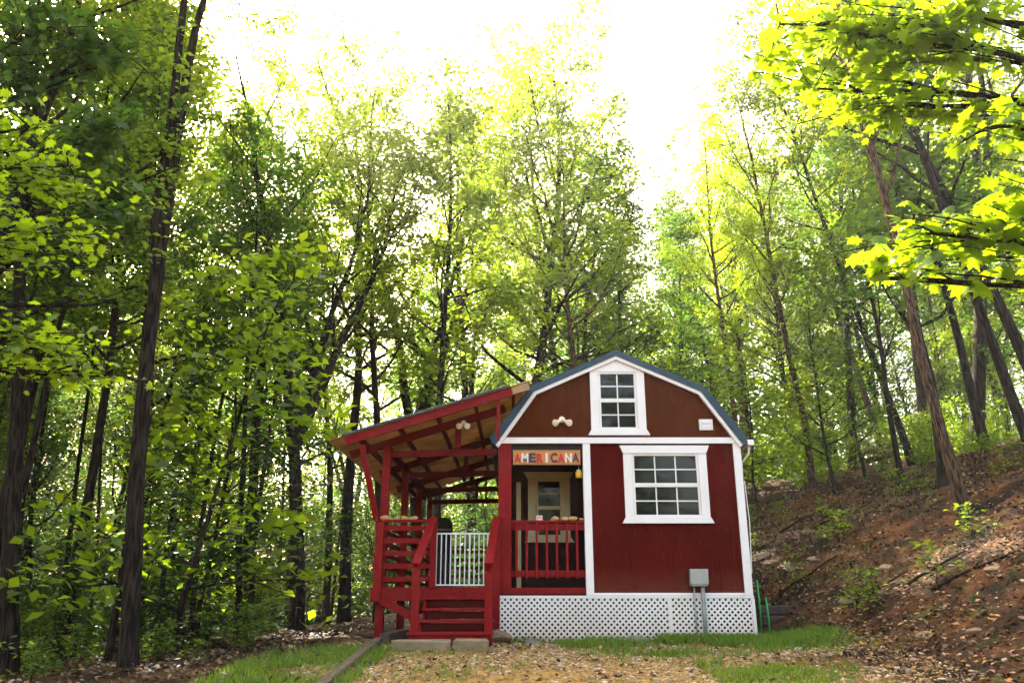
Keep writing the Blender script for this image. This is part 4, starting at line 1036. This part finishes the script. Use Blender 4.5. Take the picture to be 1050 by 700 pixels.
# ------------------------------------------------------------------ near trees whose lobed leaves hang into the picture
half_l = [(0.0, 0.0), (0.30, -0.10), (0.20, 0.10), (0.52, 0.16), (0.36, 0.30), (0.56, 0.56), (0.30, 0.52), (0.26, 0.74), (0.12, 0.70), (0.0, 1.0)]
outl = half_l + [(-x, y) for x, y in half_l[-2:0:-1]]
LV = np.array([(0, 0.40, 0)] + [(x, y, -0.22*abs(x)-0.12*y*y) for x, y in outl]); LN = len(outl)
LF = np.array([(0, 1+i, 1+(i+1) % LN) for i in range(LN)])
def lobed(rng, pts, size, tilt=0.5):
    n = len(pts); az = rng.uniform(0, 2*np.pi, n); size = size*rng.choice([0.6, 0.85, 1.0, 1.2], n)
    d = np.stack([np.cos(az), np.sin(az), rng.normal(-0.35, 0.35, n)], -1); d /= np.linalg.norm(d, axis=1)[:, None]
    up = np.stack([rng.normal(0, tilt, n), rng.normal(0, tilt, n), np.ones(n)], -1)
    sd = np.cross(d, up); sd /= np.linalg.norm(sd, axis=1)[:, None]; nn = np.cross(sd, d)
    s = (size*rng.uniform(0.6, 1.2, n))[:, None, None]
    curl = rng.uniform(-0.8, 3.2, n)[:, None, None]
    V = pts[:, None] + s*(LV[None, :, 0:1]*sd[:, None]+LV[None, :, 1:2]*d[:, None]+curl*LV[None, :, 2:3]*nn[:, None])
    F = LF[None] + (np.arange(n)*len(LV))[:, None, None]
    return V.reshape(-1, 3), F.reshape(-1, 3)
def near_tree(base, fork_z, limbs, label, leafm, bark, size=0.10, r0=0.14, seed=1):
    rg = np.random.default_rng(seed); bx, by = base; bz = gz(bx, by)
    e = empty('overhanging_tree', (bx, by, bz), label, 'tree'); o3 = np.array([bx, by, bz])
    top = max(float(l[0].z) for l in limbs)+1.5
    P = bend(rg, (bx, by, bz-0.2), (0, 0, 1), top-bz, 10, 0.05, 0.03); t = np.linspace(0, 1, 11)
    polys = [(P-o3, r0*(1-t*0.8))]; sides = [12]; LPs = []
    for (c, rx, rzv, ntw, nlf) in limbs:
        c = np.array(c); zi = max(fork_z, c[2]-1.0); k = min(10, max(1, int((zi-bz)/(top-bz)*10))); a = P[k]
        mid = (a+c)/2+np.array([0, 0, 0.35]); s = np.linspace(0, 1, 9)[:, None]
        Q = (1-s)**2*a+2*s*(1-s)*mid+s*s*c; Q[1:-1] += rg.normal(0, 0.03, (7, 3))
        polys.append((Q-o3, 0.035*(1-s[:, 0]*0.75))); sides.append(7)
        for w in range(ntw):
            q0 = Q[rg.integers(4, 9)]; e2 = c + rg.normal(0, 1, 3)*np.array([rx, rx, rzv])*0.55
            m2 = (q0+e2)/2+np.array([0, 0, .08]); s2 = np.linspace(0, 1, 6)[:, None]
            T = (1-s2)**2*q0+2*s2*(1-s2)*m2+s2*s2*e2
            polys.append((T-o3, 0.008*(1-s2[:, 0]*0.7))); sides.append(5)
            tt = rg.uniform(0.25, 1.0, nlf)*5; i0 = np.minimum(tt.astype(int), 4); fr = (tt-i0)[:, None]
            LPs.append(T[i0]*(1-fr)+T[i0+1]*fr + rg.normal(0, 0.05, (nlf, 3)))
    tv, tf = tubes(polys, sides); link('trunk', np_mesh('trunk', tv, tf, True), bark, e)
    lv, lf = lobed(rg, np.concatenate(LPs)-o3, size); link('crown', np_mesh('crown', lv, lf), leafm, e)
    return e
near_tree((5.6, 4.4), 2.2, [(at(800, 25, 5.2), .55, .28, 16, 14), (at(870, 35, 4.8), .5, .3, 26, 16), (at(830, 90, 5.6), .5, .25, 18, 14), (at(900, 110, 5.4), .4, .2, 12, 14), (at(900, -40, 4.8), .7, .3, 20, 14), (at(770, -20, 5.6), .5, .2, 10, 12), (at(990, 15, 4.6), .3, .15, 6, 10),
          (at(960, 240, 3.9), .36, .12, 15, 12), (at(905, 285, 3.9), .16, .06, 6, 9), (at(1030, 205, 3.8), .3, .2, 14, 12), (at(1040, 130, 3.8), .22, .2, 14, 12), (at(1040, 290, 3.8), .2, .1, 6, 9)],
          "bright yellow green lobed leaf tree overhanging the top right corner", M['leaf_yellow'], M['bark'], 0.105, seed=3)
near_tree((-6.2, 4.6), 2.0, [(at(30, 130, 5.2), .6, .4, 26, 18), (at(70, 170, 5.4), .45, .3, 18, 18), (at(20, 230, 5.0), .45, .3, 18, 16), (at(90, 248, 5.6), .45, .16, 18, 16), (at(50, 360, 5.0), .5, .12, 20, 16), (at(115, 385, 5.4), .35, .07, 10, 14), (at(10, 340, 4.9), .3, .1, 10, 14)],
          "lobed leaf tree overhanging the left edge with sunlit yellow leaves", M['leaf_yellow'], M['bark'], 0.07, seed=8)
near_tree((-7.0, 7.2), 2.5, [(at(125, 130, 6.6), .35, .5, 24, 18), (at(135, 200, 6.6), .25, .4, 18, 18), (at(60, 30, 7.0), .9, .4, 34, 20), (at(30, 80, 7.0), .5, .4, 18, 18), (at(120, 50, 7.2), .5, .4, 20, 18)],
          "dark lobed leaf tree hanging over the upper left behind the sunlit leaves", M['leaf_dark'], M['bark'], 0.10, seed=9)

# ------------------------------------------------------------------ far woodland, read as one mass
def far_wood():
    rg = np.random.default_rng(77); pts = []
    n = 2600
    for k in range(n):
        az = rg.uniform(-0.66, 0.66); d = rg.uniform(48, 85); x = d*math.sin(az); y = d*math.cos(az)
        px = 525 + FPX*x/(y*cP+3*sP); g0 = gz(x, y)
        # height allowed by the skyline
        H = 20.0
        for _ in range(30):
            q = proj((x, y, g0+H))
            if 0 < q[0] < 1050 and q[1] < skyline(q[0])+25: H *= 0.93
        c = np.array([x, y, g0+(rg.uniform(0, 1)**(0.8 if k % 2 else 2.0))*H])
        pts.append(c + rg.normal(0, 1, (50, 3))*np.array([1.5, 1.5, 0.9]))
    for k in range(1500):
        az = rg.uniform(-0.62, 0.35); d = rg.uniform(38, 56); x = d*math.sin(az); y = d*math.cos(az)
        c = np.array([x, y, gz(x, y)+rg.uniform(0, 6.0)]); pts.append(c + rg.normal(0, 1, (40, 3))*np.array([1.1, 1.1, 0.7]))
    P = np.concatenate(pts); lv, lf = leaves(rg, P, 0.36)
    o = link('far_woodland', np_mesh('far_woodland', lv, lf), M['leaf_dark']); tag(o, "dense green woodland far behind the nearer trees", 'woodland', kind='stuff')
far_wood()

# ------------------------------------------------------------------ grass, litter, gravel
def scatter_grass():
    rg = np.random.default_rng(3); P = []
    def patch(x0, x1, y0, y1, n, thr=0.0):
        x = rg.uniform(x0, x1, n); y = rg.uniform(y0, y1, n)
        nz = np.sin(x*2.3+y*1.1)+np.sin(y*3.7-x*1.9+1)+0.7*np.sin(x*7.1+2*np.sin(y*6))+rg.normal(0, 0.9, n); k = nz > thr
        P.append(np.stack([x[k], y[k]], -1))
    patch(2.0, 4.1, 10.6, 11.68, 14000, -0.5); patch(0.6, 4.2, 9.6, 11.5, 12000, 0.7); patch(1.9, 3.5, 6.6, 9.2, 8000, 0.6)
    patch(-2.9, -1.45, 7.6, 10.4, 9000, -0.6); patch(-0.2, 2.0, 11.45, 11.69, 1300, 0.2); patch(-2, 3, 6.5, 11, 7000, 1.3)
    patch(4, 9, 13, 19, 3500, 1.4)
    P = np.concatenate(P); n = len(P); z = ground(P[:, 0], P[:, 1])
    h = rg.uniform(0.03, 0.11, n)*np.where((P[:, 1] > 10.3) & (P[:, 0] > 1), 1.35, 1.0); a = rg.uniform(0, 6.28, n); w = 0.005
    b = np.stack([P[:, 0], P[:, 1], z-0.005], -1); sd = np.stack([np.cos(a), np.sin(a), 0*a], -1)*w
    ln = np.stack([rg.normal(0, .35, n)*h, rg.normal(0, .35, n)*h, h], -1)
    mid = b+ln*0.55+np.array([0, 0, 0.004]); tip = b+ln*np.array([1.5, 1.5, 0.95])
    V = np.stack([b-sd, b+sd, mid+sd*0.8, mid-sd*0.8, tip], 1).reshape(-1, 3)
    i = np.arange(n)*5; F = np.concatenate([np.stack([i, i+1, i+2], -1), np.stack([i, i+2, i+3], -1), np.stack([i+3, i+2, i+4], -1)])
    o = link('grass', np_mesh('grass', V, F), M['grass']); tag(o, "short green grass in patches in front of the cabin", 'grass', kind='stuff')
scatter_grass()
def scatter_litter():
    rg = np.random.default_rng(6)
    x = np.concatenate([rg.uniform(3.7, 13, 26000), rg.uniform(-9, -2.6, 9000), rg.uniform(-2.5, 4.5, 1600)])
    y = np.concatenate([rg.uniform(6, 23, 26000), rg.uniform(7, 20, 9000), rg.uniform(6.3, 11.5, 1600)])
    k = ~((x < 4.0) & (x > -2.3) & (y > 11.5)); x = x[k]; y = y[k]
    pts = np.stack([x, y, ground(x, y)+rg.uniform(0.0, 0.05, len(x))], -1); lv, lf = leaves(rg, pts, 0.068, 0, 0.35)
    o = link('leaf_litter', np_mesh('leaf_litter', lv, lf), M['litter']); tag(o, "fallen brown leaves scattered over the slope and ground", 'leaf litter', kind='stuff')
scatter_litter()
def scatter_stones():
    rg = np.random.default_rng(8); n = 30000
    x = rg.uniform(-2.2, 4.2, n); y = rg.uniform(6.0, 11.4, n)
    xs = rg.uniform(4.2, 9, 2500); ys = rg.uniform(6.5, 16, 2500)
    x = np.concatenate([x, xs]); y = np.concatenate([y, ys]); n = len(x)
    s = rg.gamma(2.2, 0.0035, n)+0.004; s[-2500:] *= 1.3; s = np.minimum(s, 0.08)
    kp = (np.sin(x*1.7+0.6*y)+np.sin(y*2.9-x*0.8)+rg.normal(0, 0.8, n)) > -0.9; x, y, s = x[kp], y[kp], s[kp]; n = len(x)
    t = (1+5**.5)/2; ico = np.array([(-1,t,0),(1,t,0),(-1,-t,0),(1,-t,0),(0,-1,t),(0,1,t),(0,-1,-t),(0,1,-t),(t,0,-1),(t,0,1),(-t,0,-1),(-t,0,1)])/1.9
    fi = np.array([(0,11,5),(0,5,1),(0,1,7),(0,7,10),(0,10,11),(1,5,9),(5,11,4),(11,10,2),(10,7,6),(7,1,8),(3,9,4),(3,4,2),(3,2,6),(3,6,8),(3,8,9),(4,9,5),(2,4,11),(6,2,10),(8,6,7),(9,8,1)])
    V = ico[None]*(s[:, None, None])*rg.uniform(0.6, 1.3, (n, 12, 1))*np.stack([rg.uniform(.8, 1.5, n), rg.uniform(.8, 1.4, n), rg.uniform(.45, .8, n)], -1)[:, None]
    V = V + np.stack([x, y, ground(x, y)+s*0.05], -1)[:, None]
    F = fi[None]+(np.arange(n)*12)[:, None, None]
    o = link('gravel', np_mesh('gravel', V.reshape(-1, 3), F.reshape(-1, 3)), M['gravel']); tag(o, "loose tan gravel on the drive in front of the cabin", 'gravel', kind='stuff')
scatter_stones()
rs = random.Random(12)
for i, (px, Y) in enumerate(((830, 13.5), (900, 11.5), (960, 10.8), (1010, 9.8), (870, 15.5), (940, 14.0), (1000, 12.2), (820, 16.5), (250, 13.0), (215, 11.6), (330, 14.5))):
    x = ground_px(px, Y); a = rs.uniform(-0.6, 0.6); L_ = rs.uniform(0.5, 1.3); pts = []
    for k in range(6):
        xx = x + (k/5-0.5)*L_*math.cos(a) + rs.gauss(0, .02); yy = Y + (k/5-0.5)*L_*math.sin(a) + rs.gauss(0, .03); pts.append(Vector((xx, yy, gz(xx, yy)+0.035+rs.uniform(0, .03))))
    mb = MB().tube(pts, [0.022, 0.02, 0.018, 0.015, 0.012, 0.006], 7)
    mb.tube([pts[2], pts[2]+Vector((0.1, 0.08, 0.08)), pts[2]+Vector((0.24, 0.1, 0.1))], [0.012, 0.009, 0.004], 5)
    o = mb.build('fallen_branch', M['bark'], None, bevel=0, smooth=True, origin=tuple(pts[0])); tag(o, f"dark fallen branch on the ground {where(x, Y)}", 'branch', 'fallen branches')
# countable rocks on the slope
rr = random.Random(4)
spots = [(893, 641, 8.6, .10), (845, 636, 9.6, .06), (950, 600, 9.2, .12), (1000, 630, 8.6, .10), (1020, 585, 9.6, .13), (870, 575, 12.0, .14), (910, 560, 12.2, .13), (835, 560, 14, .12), (930, 640, 8.3, .08), (985, 665, 7.4, .07), (880, 668, 7.5, .06)]
for i, (px, py, Y, s) in enumerate(spots):
    x = ground_px(px, Y)
    rock('slope_rock', i, (x, Y, gz(x, Y)-s*0.1), s, M['rock'], "weathered brown rock half sunk in the slope right of the cabin", 'rock', 'rocks on the slope', rr.uniform(0, 6))

# ------------------------------------------------------------------ scattering volume added for the sun's veiling glare
def glare_haze(density):
    m, n, L, o = new_mat("glare_haze"); v = n.new("ShaderNodeVolumePrincipled")
    v.inputs['Color'].default_value = (0.95, 0.96, 0.98, 1); v.inputs['Density'].default_value = density; v.inputs['Anisotropy'].default_value = 0.5
    L.new(v.outputs[0], o.inputs['Volume'])
    h = MB().box(-75, 75, -32, 92, -6, 27).build('glare_haze', m, None, bevel=0); tag(h, "thin scattering air added for bright sun glare between the trees", 'glare_haze', kind='stuff')
glare_haze(0.0006)

# ------------------------------------------------------------------ look-alikes: say which one by its place
bpy.context.view_layer.update()
ordw = ["leftmost", "second from left", "third from left", "fourth from left", "fifth from left", "sixth from left", "seventh from left", "eighth from left", "ninth from left", "tenth from left"]
ordr = ["rightmost", "second from right", "third from right", "fourth from right", "fifth from right", "sixth from right", "seventh from right", "eighth from right", "ninth from right", "tenth from right"]
same = {}
for o in C.objects:
    if o.parent is None and 'label' in o and o.location.y > 2 and -20 < proj(o.location)[0] < 1070: same.setdefault(o['label'], []).append(o)
for lb, os_ in same.items():
    k = len(os_)
    if k < 2 or k > 20: continue
    os_.sort(key=lambda o: proj(o.location)[0])
    for i, o in enumerate(os_):
        w = ("left one" if i == 0 else "right one") if k == 2 else (ordw[i] if i < (k+1)//2 and i < 10 else ordr[min(k-1-i, 9)])
        if len(lb.split())+len(w.split()) <= 16: o['label'] = lb + ", " + w
